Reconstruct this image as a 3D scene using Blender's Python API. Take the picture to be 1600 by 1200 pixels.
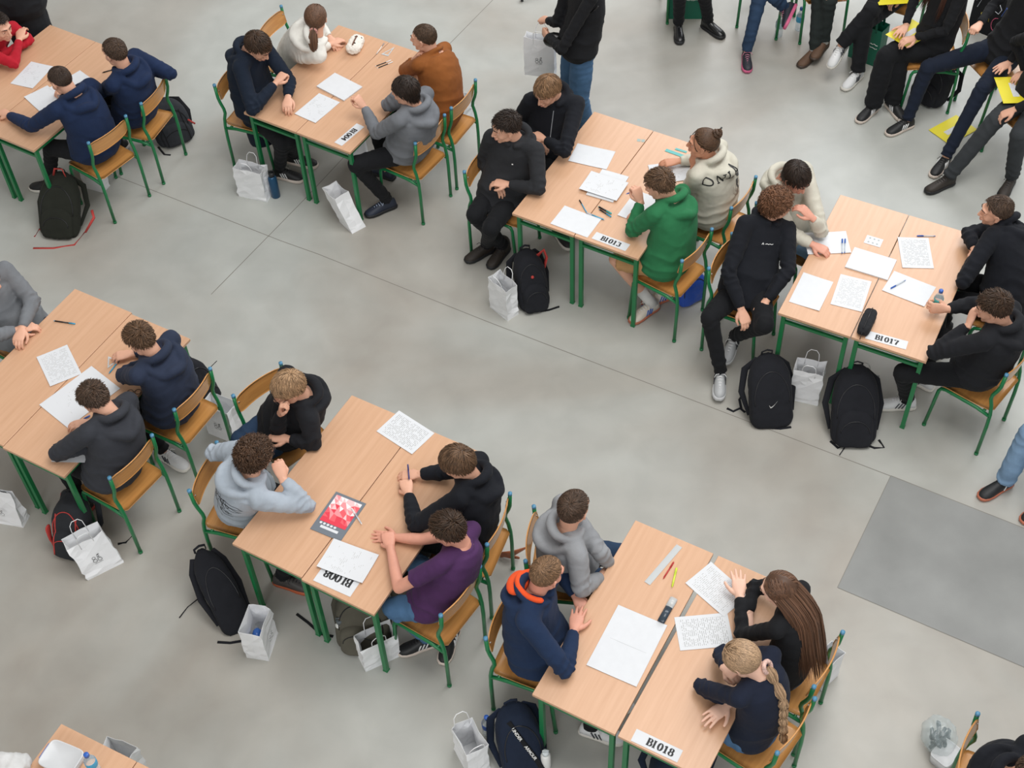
import bpy, bmesh, math, random
import numpy as np
from mathutils import Vector, Matrix
from mathutils.bvhtree import BVHTree

for o in list(bpy.data.objects):
    bpy.data.objects.remove(o)
SC = bpy.context.scene
COL = SC.collection
R = math.radians

# ------------------------------------------------------------------ camera
FOC, PITCH, ROLL, CAMH = 2169.55, 0.869435, -0.0507, 7.51045
TABLE_Z = 0.739
_cp, _sp = math.cos(PITCH), math.sin(PITCH)
_fw = np.array([0, _cp, -_sp]); _rt = np.array([1.0, 0, 0]); _up = np.cross(_rt, _fw)
_c, _s = math.cos(ROLL), math.sin(ROLL)
CR = _c*_rt + _s*_up; CU = -_s*_rt + _c*_up; CF = _fw
CC = np.array([0, 0, CAMH])
cam = bpy.data.cameras.new('camera')
camo = bpy.data.objects.new('camera', cam); COL.objects.link(camo)
m = Matrix(((CR[0], CU[0], -CF[0], CC[0]), (CR[1], CU[1], -CF[1], CC[1]), (CR[2], CU[2], -CF[2], CC[2]), (0, 0, 0, 1)))
camo.matrix_world = m
cam.sensor_fit = 'HORIZONTAL'; cam.sensor_width = 36.0
cam.lens = FOC/1600*36.0
cam.clip_end = 200
SC.camera = camo

# ------------------------------------------------------------------ light
SC.view_settings.view_transform = 'Standard'
SC.view_settings.look = 'None'
SC.view_settings.gamma = 1.0
SC.view_settings.exposure = -0.10
SC.view_settings.use_curve_mapping = False
world = bpy.data.worlds.new('hall_daylight'); SC.world = world
world.use_nodes = True
wn = world.node_tree.nodes; wl = world.node_tree.links
bgn = wn['Background']
tc = wn.new('ShaderNodeTexCoord'); sep = wn.new('ShaderNodeSeparateXYZ'); wl.new(tc.outputs['Generated'], sep.inputs[0])
rmp = wn.new('ShaderNodeValToRGB')
mr = wn.new('ShaderNodeMapRange'); mr.inputs[1].default_value = -0.2; mr.inputs[2].default_value = 1.0
wl.new(sep.outputs['Z'], mr.inputs[0]); wl.new(mr.outputs[0], rmp.inputs[0])
rmp.color_ramp.elements[0].position = 0.0; rmp.color_ramp.elements[0].color = (0.30, 0.29, 0.28, 1)
rmp.color_ramp.elements[1].position = 1.0; rmp.color_ramp.elements[1].color = (0.62, 0.64, 0.66, 1)
e = rmp.color_ramp.elements.new(0.4); e.color = (0.52, 0.52, 0.52, 1)
mr2 = wn.new('ShaderNodeMapRange'); mr2.inputs[1].default_value = -1; mr2.inputs[2].default_value = 1; wl.new(sep.outputs['X'], mr2.inputs[0])
rm2 = wn.new('ShaderNodeValToRGB'); wl.new(mr2.outputs[0], rm2.inputs[0])
rm2.color_ramp.elements[0].color = (0.72, 0.66, 0.58, 1); rm2.color_ramp.elements[1].color = (1.0, 1.0, 1.0, 1); rm2.color_ramp.elements[1].position = 0.75
mxw = wn.new('ShaderNodeMix'); mxw.data_type = 'RGBA'; mxw.blend_type = 'MULTIPLY'; mxw.inputs[0].default_value = 1.0
wl.new(rmp.outputs[0], mxw.inputs[6]); wl.new(rm2.outputs[0], mxw.inputs[7]); wl.new(mxw.outputs[2], bgn.inputs['Color']); bgn.inputs['Strength'].default_value = 1.02

def area_light(name, loc, target, sx, sy, power, col):
    l = bpy.data.lights.new(name, 'AREA'); l.shape = 'RECTANGLE'; l.size = sx; l.size_y = sy
    l.energy = power; l.color = col
    o = bpy.data.objects.new(name, l); COL.objects.link(o)
    o.location = loc
    o.rotation_euler = (Vector(target)-Vector(loc)).to_track_quat('-Z', 'Y').to_euler()
    return o
area_light('rear_fill_light', (-3.0, -9.0, 9.0), (0, 6.5, .5), 12.0, 5.0, 900, (0.98, 0.99, 1.0))  # fill added behind the camera to brighten faces turned towards it, not a window
# glazed roof band over the hall and tall windows at its far right end
area_light('roof_window_light', (2.5, 5.5, 12.0), (0.8, 6.5, 0), 8.0, 6.0, 980, (1.0, 0.985, 0.96))
area_light('side_window_light', (7.5, 17.0, 8.5), (1.5, 6.5, 0), 12.0, 5.5, 1300, (0.96, 0.98, 1.0))

# ------------------------------------------------------------------ placing helpers
FR = {'A': (0, 0, 3.0), 'B': (320, 0, 3.159), 'C': (700, 0, 2.222), 'D': (1000, 0, 2.6667), 'E': (1060, 230, 2.448),
      'F': (0, 400, 2.3077), 'G': (260, 560, 2.264), 'H': (700, 740, 2.5), 'I': (260, 260, 3.2), 'J': (1020, 0, 5.3333),
      'K': (1300, 0, 5.3333), 'P': (0, 0, 1.0), 'M': (780, 0, 6.0), 'N': (700, 1050, 8.0), 'O': (80, 760, 7.5), 'Q': (1400, 1080, 8.0),
      'S': (0, 1080, 6.154)}
def at(f, x, y, z=0.0):
    o = FR[f]; X = o[0]+x/o[2]; Y = o[1]+y/o[2]
    d = CF + CR*(X-800)/FOC - CU*(Y-600)/FOC
    t = (z-CC[2])/d[2]
    return CC + d*t
def unit(v):
    v = np.asarray(v, float); n = np.linalg.norm(v)
    return v/n if n > 1e-9 else v
def yawv(deg, pitch=0):
    a = R(deg); p = R(pitch)
    return np.array([math.cos(a)*math.cos(p), math.sin(a)*math.cos(p), math.sin(p)])
ZV = np.array([0, 0, 1.0])

# ------------------------------------------------------------------ mesh building
class MB:
    def __init__(s): s.v = []; s.f = []; s.m = []
    def add(s, vs, fs, mat=0):
        b = len(s.v); s.v += [tuple(map(float, p)) for p in vs]
        s.f += [tuple(i+b for i in f) for f in fs]; s.m += [mat]*len(fs)
    def loft(s, rings, mat=0, cap=True, closed=True):
        n = len(rings[0]); vs = []; fs = []
        for r in rings: vs += list(r)
        for i in range(len(rings)-1):
            for j in range(n if closed else n-1):
                k = (j+1) % n
                fs.append((i*n+j, i*n+k, (i+1)*n+k, (i+1)*n+j))
        if cap and closed:
            for i, rev in ((0, True), (len(rings)-1, False)):
                c = len(vs); vs.append(np.mean(np.array(rings[i]), axis=0))
                for j in range(n):
                    k = (j+1) % n
                    fs.append((i*n+k, i*n+j, c) if rev else (i*n+j, i*n+k, c))
        s.add(vs, fs, mat)
    def tube(s, path, rad, n=10, mat=0, ref=None, flat=1.0, cap=True, roundcap=False, square=False):
        P = [np.asarray(p, float) for p in path]
        if not hasattr(rad, '__len__'): rad = [rad]*len(P)
        rad = list(rad)
        if roundcap:
            d0 = unit(P[0]-P[1]); d1 = unit(P[-1]-P[-2]); r0 = rad[0]; r1 = rad[-1]
            P = [P[0]+d0*r0*.92, P[0]+d0*r0*.6]+P+[P[-1]+d1*r1*.6, P[-1]+d1*r1*.92]
            rad = [r0*.38, r0*.8]+rad+[r1*.8, r1*.38]
        T = []
        for i in range(len(P)):
            a = P[max(i-1, 0)]; b = P[min(i+1, len(P)-1)]; T.append(unit(b-a))
        u = None; rings = []
        for i, p in enumerate(P):
            t = T[i]
            if ref is not None: u_ = np.asarray(ref, float)
            else:
                u_ = u if u is not None else (np.array([0, 0, 1.0]) if abs(t[2]) < .9 else np.array([1.0, 0, 0]))
            u_ = unit(u_-t*np.dot(u_, t)); w = np.cross(t, u_); u = u_
            r = rad[i]
            if square:
                ring = [p+u_*r*a+w*r*b*flat for a, b in ((1, -1), (1, 1), (-1, 1), (-1, -1))]
                rings.append(ring)
            else:
                rings.append([p+u_*r*math.cos(q)+w*r*flat*math.sin(q) for q in np.linspace(0, 2*math.pi, n, endpoint=False)])
        s.loft(rings, mat, cap)
    def box(s, c, sz, M=None, mat=0):
        c = np.asarray(c, float); h = np.asarray(sz, float)/2
        vs = [c+h*np.array([a, b, d]) for a in (-1, 1) for b in (-1, 1) for d in (-1, 1)]
        if M is not None: vs = [M@v for v in vs]
        s.add(vs, [(0, 1, 3, 2), (4, 6, 7, 5), (0, 4, 5, 1), (2, 3, 7, 6), (0, 2, 6, 4), (1, 5, 7, 3)], mat)
    def ell(s, c, r, M=None, nu=14, nv=9, mat=0):
        c = np.asarray(c, float); rings = []
        M = np.eye(3) if M is None else M
        for i in range(1, nv):
            th = math.pi*i/nv
            rings.append([c+M@(np.array([math.sin(th)*math.cos(q), math.sin(th)*math.sin(q), -math.cos(th)])*r) for q in np.linspace(0, 2*math.pi, nu, endpoint=False)])
        s.loft(rings, mat)
    def lathe(s, prof, n=16, mat=0, c=(0, 0, 0), cap=True):
        rings = [[np.array([c[0]+r*math.cos(q), c[1]+r*math.sin(q), c[2]+z]) for q in np.linspace(0, 2*math.pi, n, endpoint=False)] for r, z in prof]
        s.loft(rings, mat, cap)
    def xform(s, M, off=(0, 0, 0)):
        off = np.asarray(off, float); V = np.array(s.v)@np.asarray(M).T+off
        s.v = [tuple(p) for p in V]; return s
    def arrays(s): return np.array(s.v, float).reshape(-1, 3), s.f, s.m
    def build(s, name, mats, parent=None, smooth=True, origin=None, loc=None, bevel=None):
        V = np.array(s.v, float)
        if origin is not None: V = V-np.asarray(origin, float)
        return mkobj(name, V, s.f, mats, parent, smooth, s.m, loc, bevel)

def mkmesh(name, V, F, mats, smooth=True, mi=None):
    me = bpy.data.meshes.new(name)
    V = np.asarray(V, float)
    me.vertices.add(len(V)); me.vertices.foreach_set('co', V.ravel())
    if isinstance(F, np.ndarray):
        ls = F.shape[1]; nf = len(F); fl = F.ravel().astype(np.int32); st = np.arange(nf, dtype=np.int32)*ls
    else:
        nf = len(F); ln = np.array([len(f) for f in F], dtype=np.int32); st = np.concatenate([[0], np.cumsum(ln)[:-1]]).astype(np.int32)
        fl = np.array([i for f in F for i in f], dtype=np.int32)
    me.loops.add(len(fl)); me.loops.foreach_set('vertex_index', fl)
    me.polygons.add(nf); me.polygons.foreach_set('loop_start', st)
    me.polygons.foreach_set('use_smooth', np.full(nf, bool(smooth)))
    for mt in (mats if isinstance(mats, (list, tuple)) else [mats]): me.materials.append(mt)
    if mi is not None and len(mi): me.polygons.foreach_set('material_index', np.array(mi, dtype=np.int32))
    me.update(calc_edges=True); me.validate()
    return me
def mkobj(name, V, F, mats, parent=None, smooth=True, mi=None, loc=None, bevel=None):
    me = mkmesh(name, V, F, mats, smooth, mi)
    o = bpy.data.objects.new(name, me); COL.objects.link(o)
    if smooth == 'auto' or bevel:
        for p in me.polygons: p.use_smooth = True
    if bevel:
        b = o.modifiers.new('bevel', 'BEVEL'); b.width = bevel; b.segments = 2; b.limit_method = 'ANGLE'; b.angle_limit = R(40)
        b.harden_normals = True
    if parent is not None: o.parent = parent
    if loc is not None: o.location = tuple(map(float, loc))
    return o
def empty(name, loc=(0, 0, 0), rot=None):
    o = bpy.data.objects.new(name, None); o.empty_display_size = .1; COL.objects.link(o)
    o.location = tuple(map(float, loc))
    if rot is not None: o.rotation_euler = rot
    return o
def tag(o, label, cat, group=None, kind=None):
    o['label'] = label; o['category'] = cat
    if group: o['group'] = group
    if kind: o['kind'] = kind
    return o
def copy_tree(o, parent=None):
    c = o.copy(); COL.objects.link(c)
    if parent is not None: c.parent = parent
    for ch in list(o.children): copy_tree(ch, c)
    return c

def remesh(mb, voxel, smooth=3):
    V, F, _ = mb.arrays()
    me = mkmesh('tmp', V, F, []); o = bpy.data.objects.new('tmp', me); COL.objects.link(o)
    md = o.modifiers.new('r', 'REMESH'); md.mode = 'VOXEL'; md.voxel_size = voxel; md.adaptivity = 0
    dg = bpy.context.evaluated_depsgraph_get(); ev = o.evaluated_get(dg); m2 = ev.to_mesh()
    n = len(m2.vertices); W = np.empty(n*3); m2.vertices.foreach_get('co', W); W = W.reshape(-1, 3)
    nf = len(m2.polygons); tot = np.empty(nf, dtype=np.int32); m2.polygons.foreach_get('loop_total', tot)
    li = np.empty(len(m2.loops), dtype=np.int32); m2.loops.foreach_get('vertex_index', li)
    if nf and (tot == 4).all(): Q = li.reshape(-1, 4)
    else:
        Q = []; k = 0
        for t in tot: Q.append(tuple(int(i) for i in li[k:k+t])); k += t
    ev.to_mesh_clear(); bpy.data.objects.remove(o); bpy.data.meshes.remove(me)
    if isinstance(Q, np.ndarray): W = lap(W, Q, smooth)
    return W, Q
def lap(W, Q, it, fac=.6):
    e = np.concatenate([Q[:, [0, 1]], Q[:, [1, 2]], Q[:, [2, 3]], Q[:, [3, 0]]]); n = len(W)
    cnt = np.bincount(e[:, 0], minlength=n)+np.bincount(e[:, 1], minlength=n); cnt = np.maximum(cnt, 1)[:, None]
    for _ in range(it):
        s = np.stack([np.bincount(e[:, 0], weights=W[e[:, 1], k], minlength=n)+np.bincount(e[:, 1], weights=W[e[:, 0], k], minlength=n) for k in range(3)], 1)
        W = W*(1-fac)+fac*s/cnt
    return W
def normals(W, Q):
    N = np.zeros_like(W)
    fn = np.cross(W[Q[:, 2]]-W[Q[:, 0]], W[Q[:, 3]]-W[Q[:, 1]])
    for k in range(4):
        for c in range(3): N[:, c] += np.bincount(Q[:, k], weights=fn[:, c], minlength=len(W))
    return N/np.maximum(np.linalg.norm(N, axis=1), 1e-9)[:, None]
def pnoise(P, freq, seed=0, oct=3):
    rng = np.random.RandomState(seed); out = 0; amp = 1; tot = 0
    for o in range(oct):
        acc = 0
        for _ in range(5):
            d = rng.normal(size=3); d /= np.linalg.norm(d)
            w = rng.normal(size=3); w /= np.linalg.norm(w)
            acc = acc+np.sin(P@d*freq*2*math.pi+rng.uniform(0, 6.28)+1.5*np.sin(P@w*freq*4+rng.uniform(0, 6.28)))
        out = out+amp*acc/5; tot += amp; amp *= .5; freq *= 2.1
    return out/tot

# ------------------------------------------------------------------ materials
def srgb(h):
    if isinstance(h, str):
        c = [int(h[i:i+2], 16)/255 for i in (0, 2, 4)]
    else: c = list(h)
    return tuple(x/12.92 if x <= .04045 else ((x+.055)/1.055)**2.4 for x in c)+(1,)
_mc = {}
def mat(name, col, rough=.6, metal=0, bump=0, bscale=300, var=0, vscale=6, spec=.5, trans=0, alpha=1, sheen=0, kind=None, emis=0):
    if name in _mc: return _mc[name]
    m = bpy.data.materials.new(name); m.use_nodes = True; nt = m.node_tree; b = nt.nodes['Principled BSDF']
    c = srgb(col)
    b.inputs['Base Color'].default_value = c; b.inputs['Roughness'].default_value = rough; b.inputs['Metallic'].default_value = metal
    b.inputs['Specular IOR Level'].default_value = spec
    if trans: b.inputs['Transmission Weight'].default_value = trans; b.inputs['IOR'].default_value = 1.35
    if alpha < 1: b.inputs['Alpha'].default_value = alpha
    if sheen: b.inputs['Sheen Weight'].default_value = sheen; b.inputs['Sheen Roughness'].default_value = .5
    t = nt.nodes.new('ShaderNodeTexCoord')
    if var:
        n = nt.nodes.new('ShaderNodeTexNoise'); n.inputs['Scale'].default_value = vscale; n.inputs['Detail'].default_value = 5
        nt.links.new(t.outputs['Object'], n.inputs['Vector'])
        mp = nt.nodes.new('ShaderNodeMapRange'); mp.inputs[1].default_value = .3; mp.inputs[2].default_value = .7
        mp.inputs[3].default_value = 1-var; mp.inputs[4].default_value = 1+var
        nt.links.new(n.outputs[0], mp.inputs[0])
        mx = nt.nodes.new('ShaderNodeVectorMath'); mx.operation = 'SCALE'; mx.inputs[0].default_value = c[:3]
        nt.links.new(mp.outputs[0], mx.inputs['Scale']); nt.links.new(mx.outputs[0], b.inputs['Base Color'])
    if bump:
        n = nt.nodes.new('ShaderNodeTexNoise'); n.inputs['Scale'].default_value = bscale; n.inputs['Detail'].default_value = 3
        nt.links.new(t.outputs['Object'], n.inputs['Vector'])
        bp = nt.nodes.new('ShaderNodeBump'); bp.inputs['Strength'].default_value = bump; bp.inputs['Distance'].default_value = .003
        nt.links.new(n.outputs[0], bp.inputs['Height']); nt.links.new(bp.outputs[0], b.inputs['Normal'])
    _mc[name] = m
    return m
def cloth(name, col, rough=.9, bump=.35, bscale=160, var=.10):
    return mat('cloth_'+name, col, rough, bump=bump, bscale=bscale, var=var, vscale=9, spec=.22, sheen=.03)
def hair_mat(name, col):
    nm = 'hair_'+name
    if nm in _mc: return _mc[nm]
    m = mat(nm, col, .45, spec=.32); nt = m.node_tree; b = nt.nodes['Principled BSDF']
    t = nt.nodes.new('ShaderNodeAttribute'); t.attribute_name = 'strand'
    mp = nt.nodes.new('ShaderNodeMapRange'); mp.inputs[3].default_value = .55; mp.inputs[4].default_value = 1.65
    nt.links.new(t.outputs['Fac'], mp.inputs[0])
    c = srgb(col)
    mx = nt.nodes.new('ShaderNodeVectorMath'); mx.operation = 'SCALE'; mx.inputs[0].default_value = c[:3]
    nt.links.new(mp.outputs[0], mx.inputs['Scale']); nt.links.new(mx.outputs[0], b.inputs['Base Color'])
    return m
def wood_mat(name, c1, c2, rough=.4, scale=1.0, axis=0, coat=0):
    m = bpy.data.materials.new(name); m.use_nodes = True; nt = m.node_tree; b = nt.nodes['Principled BSDF']
    t = nt.nodes.new('ShaderNodeTexCoord'); mp = nt.nodes.new('ShaderNodeMapping')
    sc = [26, 26, 26]; sc[axis] = 1.6
    mp.inputs['Scale'].default_value = [x*scale for x in sc]
    nt.links.new(t.outputs['Object'], mp.inputs[0])
    n = nt.nodes.new('ShaderNodeTexNoise'); n.inputs['Scale'].default_value = 1.5; n.inputs['Detail'].default_value = 6; n.inputs['Roughness'].default_value = .6
    nt.links.new(mp.outputs[0], n.inputs['Vector'])
    r = nt.nodes.new('ShaderNodeValToRGB'); r.color_ramp.elements[0].position = .3; r.color_ramp.elements[1].position = .7
    r.color_ramp.elements[0].color = srgb(c1); r.color_ramp.elements[1].color = srgb(c2)
    nt.links.new(n.outputs[0], r.inputs[0]); nt.links.new(r.outputs[0], b.inputs['Base Color'])
    b.inputs['Roughness'].default_value = rough
    if coat: b.inputs['Coat Weight'].default_value = coat; b.inputs['Coat Roughness'].default_value = .15
    return m
M_DESK = wood_mat('beech_laminate', 'c79c7b', 'd0a686', .32, 1.0, 0)
M_EDGE = mat('beech_edge', 'c99b72', .5)
M_PLY = wood_mat('varnished_plywood', 'bd8146', 'cf9655', .3, 1.2, 1, .3)
M_GREEN = mat('green_paint', '1a7544', .32, spec=.5)
M_CAPB = mat('blue_plastic_cap', '4f87a8', .4)
M_BLACKP = mat('black_plastic', '1a1a1b', .4)
M_PAPER = mat('white_paper', 'd3d5d8', .7, var=.02, vscale=20)
M_KRAFT = mat('white_kraft_paper', 'e9eaec', .75, bump=.15, bscale=40, var=.03)
M_WHITE = mat('white_plastic', 'e9e9e7', .45)
M_INK = mat('black_ink', '1c1c1e', .6)

# ------------------------------------------------------------------ floor
def floor_material():
    m = bpy.data.materials.new('polished_concrete'); m.use_nodes = True; nt = m.node_tree; b = nt.nodes['Principled BSDF']
    t = nt.nodes.new('ShaderNodeTexCoord')
    def noise(scale, detail=6, dist=0.0):
        n = nt.nodes.new('ShaderNodeTexNoise'); n.inputs['Scale'].default_value = scale; n.inputs['Detail'].default_value = detail
        n.inputs['Distortion'].default_value = dist; nt.links.new(t.outputs['Object'], n.inputs['Vector']); return n
    n1 = noise(.38, 5, .8); r1 = nt.nodes.new('ShaderNodeValToRGB')
    r1.color_ramp.elements[0].position = .36; r1.color_ramp.elements[1].position = .60
    r1.color_ramp.elements[0].color = srgb('a39d94'); r1.color_ramp.elements[1].color = srgb('b3b5b0')
    nt.links.new(n1.outputs[0], r1.inputs[0])
    n2 = noise(3.5, 8, .3); mp = nt.nodes.new('ShaderNodeMapRange'); mp.inputs[1].default_value = .35; mp.inputs[2].default_value = .7
    mp.inputs[3].default_value = .93; mp.inputs[4].default_value = 1.05
    nt.links.new(n2.outputs[0], mp.inputs[0])
    mx = nt.nodes.new('ShaderNodeVectorMath'); mx.operation = 'SCALE'
    nt.links.new(r1.outputs[0], mx.inputs[0]); nt.links.new(mp.outputs[0], mx.inputs['Scale'])
    nt.links.new(mx.outputs[0], b.inputs['Base Color'])
    n3 = noise(9, 4); mp3 = nt.nodes.new('ShaderNodeMapRange'); mp3.inputs[3].default_value = .34; mp3.inputs[4].default_value = .5
    nt.links.new(n3.outputs[0], mp3.inputs[0]); nt.links.new(mp3.outputs[0], b.inputs['Roughness'])
    return m
M_FLOOR = floor_material()
fb = MB(); fb.box((0.5, 8, -.06), (34, 34, .12))
fl = fb.build('floor', M_FLOOR, smooth=False); fl['kind'] = 'structure'
M_PATCH = mat('worn_concrete_patch', '8b8c8a', .55, var=.14, vscale=2.2, bump=.1, bscale=60)
M_JOINT = mat('floor_joint_sealant', '837f78', .8)
pc = [at('P', 1392, 744), at('P', 1309, 918)]
e1 = unit(pc[1]-pc[0]); e2 = np.array([-e1[1], e1[0], 0])
if e2[0] < 0: e2 = -e2
w1 = np.linalg.norm(pc[1]-pc[0])
pb = MB(); q = [pc[0], pc[0]+e2*2.4, pc[1]+e2*2.4, pc[1]]
pb.add([p+ZV*.0015 for p in q]+[p-ZV*.02 for p in q], [(0, 3, 2, 1), (4, 5, 6, 7), (0, 1, 5, 4), (1, 2, 6, 5), (2, 3, 7, 6), (3, 0, 4, 7)])
ob = pb.build('floor_hatch', M_PATCH, smooth=False, origin=pc[0], loc=pc[0]); ob['kind'] = 'structure'
def joint(pts, w, n):
    jb = MB(); pts = [np.array([p[0], p[1], .0006]) for p in pts]
    for a, c in zip(pts[:-1], pts[1:]):
        d = unit(c-a); s_ = np.cross(ZV, d)*w/2
        jb.add([a+s_, a-s_, c-s_, c+s_], [(0, 1, 2, 3)])
    o = jb.build('trim_%d' % n, M_JOINT, smooth=False); o['kind'] = 'structure'
p0 = at('P', 200, 285); p1 = at('P', 1392, 744)
joint([at('P', 0, 205), at('P', 253, 303), at('P', 438, 376), at('P', 497, 397), at('P', 760, 502), p1], .006, 1)
joint([at('P', 330, 460), at('P', 475.6, 311.6), at('P', 521, 263), at('P', 703, 68), at('P', 770, 0)], .006, 2)
joint([pc[0]-e2*.0, pc[0]+e2*2.4], .012, 3)
joint([pc[0], pc[1], pc[1]+e2*2.4], .008, 4)
# ------------------------------------------------------------------ desks
DL, DW = 1.276, 0.5
def make_desk():
    r = empty('school_desk')
    b = MB(); b.box((DL/2, -DW/2, TABLE_Z-.011), (DL, DW-.003, .022)); b.build('tabletop', [M_DESK], r, bevel=.003)
    z0 = TABLE_Z-.022
    f = MB()
    for y in (-.035, -DW+.035): f.box((DL/2, y, z0-.02), (DL-.1, .028, .038))
    for x in (.045, DL-.045): f.box((x, -DW/2, z0-.02), (.028, DW-.05, .038))
    f.box((.045, -DW/2, z0-.085), (.022, DW-.07, .022)); f.box((DL-.045, -DW/2, z0-.085), (.022, DW-.07, .022))
    f.build('frame', [M_GREEN], r, bevel=.003)
    for x in (.045, DL-.045):
        for y in (-.035, -DW+.035):
            l = MB(); l.box((x, y, (z0+.01)/2), (.029, .029, z0-.012))
            lo = l.build('leg', [M_GREEN], r, bevel=.003)
            c = MB(); c.box((x, y, .006), (.033, .033, .012)); c.build('foot_cap', [M_GREEN], lo, bevel=.002)
    return r
DESKS = {}
desk0 = None
def desk(x, y, a, label, used=[]):
    global desk0
    if desk0 is None: desk0 = make_desk(); o = desk0
    else: o = copy_tree(desk0)
    o.location = (x, y, 0); o.rotation_euler = (0, 0, a)
    tag(o, label, 'desk', 'school desks pushed together in pairs')
    return o
TAB = {'T1': (-4.3738, 8.8069, 1.0033), 'T2': (-1.9645, 8.6002, 1.0001), 'T3': (.0601, 7.3115, 1.017), 'T4': (1.7795, 6.2201, 1.0567),
       'T5': (-1.689, 4.6064, 1.023), 'T6': (.021, 3.5358, 1.0254), 'T7': (-3.6229, 5.6808, 1.0332), 'T8': (-3.1152, 2.3833, 1.0708)}
def tpt(t, u, v, z=TABLE_Z):
    x, y, a = TAB[t]
    return np.array([x+u*math.cos(a)+v*math.sin(a), y+u*math.sin(a)-v*math.cos(a), z])
DLAB = {'T1': ('left desk of the pair with the boy in the red hoodie', 'right desk of the pair in the top left corner, two navy hoodies at it'),
        'T2': ('left desk of the BI004 pair, with a fluffy pencil case on it', 'right desk of the BI004 pair, with the upside down BI004 card'),
        'T3': ('left desk of the BI013 pair, beside two boys in black hoodies', 'right desk of the BI013 pair, in front of the green hoodie'),
        'T4': ('left desk of the BI017 pair, beside the curly haired boy', 'right desk of the BI017 pair, with a water bottle on it'),
        'T5': ('left desk of the BI008 pair, beside the pale grey hoodie', 'right desk of the BI008 pair, in front of the purple shirt'),
        'T6': ('left desk of the BI018 pair, with a long ruler on it', 'right desk of the BI018 pair, in front of the girl with a braid'),
        'T7': ('left desk of the pair at the left edge, with a lone pen on it', 'right desk of the pair at the left edge, in front of two dark hoodies'),
        'T8': ('left desk in the bottom left corner, with a lunch box on it', 'right desk in the bottom left corner, mostly cut by the frame')}
for k, (x, y, a) in TAB.items():
    desk(x, y, a, DLAB[k][0])
    g = .002 if k != 'T6' else .012
    p = tpt(k, -.012 if k in ('T7', 'T5') else 0, .5+g)
    desk(p[0], p[1], a+(.0 if k != 'T6' else -.012), DLAB[k][1])

# ------------------------------------------------------------------ chairs
# local frame: origin on the floor under the seat, +x forward, rear feet at x=-0.2
def make_chair():
    r = empty('school_chair')
    def prof(y):
        return [(-.20, y, .012), (-.202, y, .30), (-.198, y, .42), (-.186, y, .50), (-.168, y, .56), (-.172, y, .60), (-.192, y, .655), (-.203, y, .70), (-.208, y, .815)]
    for s in (-1, 1):
        y = s*.19
        p = MB(); p.tube(prof(y), .0125, 10); p.build('rear_post', [M_GREEN], r)
        c = MB(); c.tube([(-.208, y, .812), (-.209, y, .83)], .0132, 10); c.build('post_cap', [M_CAPB], r)
        l = MB(); l.tube([(-.2, y, .40), (-.1, y, .418), (.12, y, .425), (.155, y, .415), (.168, y, .385), (.195, y, .012)], .0125, 10); l.build('leg', [M_GREEN], r)
        for fx, fy in ((-.20, y), (.195, y)):
            c = MB(); c.tube([(fx, fy, 0), (fx, fy, .02)], .0145, 10); c.build('foot_cap', [M_GREEN], r)
    b = MB(); b.tube([(.14, -.19, .41), (.14, .19, .41)], .010, 8); b.tube([(-.15, -.19, .415), (-.15, .19, .415)], .010, 8); b.tube([(-.15, 0, .415), (.14, 0, .41)], .010, 8)
    b.build('crossbar', [M_GREEN], r)
    # seat: moulded plywood, dished, rounded front
    def plate(fn, nu, nv, th, nrm):
        vs = []; fs = []
        for i in range(nu+1):
            for j in range(nv+1):
                p, n = fn(i/nu, j/nv); vs.append(p+n*th/2)
        k = len(vs)
        for i in range(nu+1):
            for j in range(nv+1):
                p, n = fn(i/nu, j/nv); vs.append(p-n*th/2)
        w = nv+1
        for i in range(nu):
            for j in range(nv):
                a = i*w+j; q = (a, a+w, a+w+1, a+1)
                fs.append(q); fs.append(tuple(x+k for x in q[::-1]))
        edge = [i*w for i in range(nu+1)]+[nu*w+j for j in range(1, nv+1)]+[i*w+nv for i in range(nu-1, -1, -1)]+[j for j in range(nv-1, 0, -1)]
        for a, c in zip(edge, edge[1:]+edge[:1]): fs.append((a, a+k, c+k, c)[::-1])
        m = MB(); m.add(vs, fs); return m
    def seatf(u, v):
        x = -.205+.405*u; yy = (v-.5)*2
        hw = .183+.012*u
        if u > .85: hw -= .03*((u-.85)/.15)**2
        if u < .1: hw -= .025*((.1-u)/.1)**2
        z = .447-.012*math.sin(min(u/.75, 1)*math.pi)*(1-yy*yy*.6)-.03*max(0, (u-.82)/.18)**2
        return np.array([x, yy*hw, z]), ZV
    plate(seatf, 14, 12, .010, None).build('seat', [M_PLY], r)
    def backf(u, v):
        yy = (v-.5)*2; zz = (u-.5)*2
        hh = .067-.018*max(0, abs(yy)-.75)**2*16
        z = .735+zz*hh; x = -.188-.018*(zz+0)*.5-.028*(1-yy*yy)
        return np.array([x-.0, yy*.186, z]), unit(np.array([1, 0, .12]))
    plate(backf, 8, 16, .009, None).build('backrest', [M_PLY], r)
    rv = MB()
    for s in (-1, 1):
        for z in (.71, .76): rv.ell((-.1905, s*.172, z), (.004, .006, .006), nu=8, nv=5)
    rv.build('rivet', [mat('steel', 'b0b0b0', .3, metal=1)], r)
    return r
chair0 = None
class Ch: pass
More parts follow.
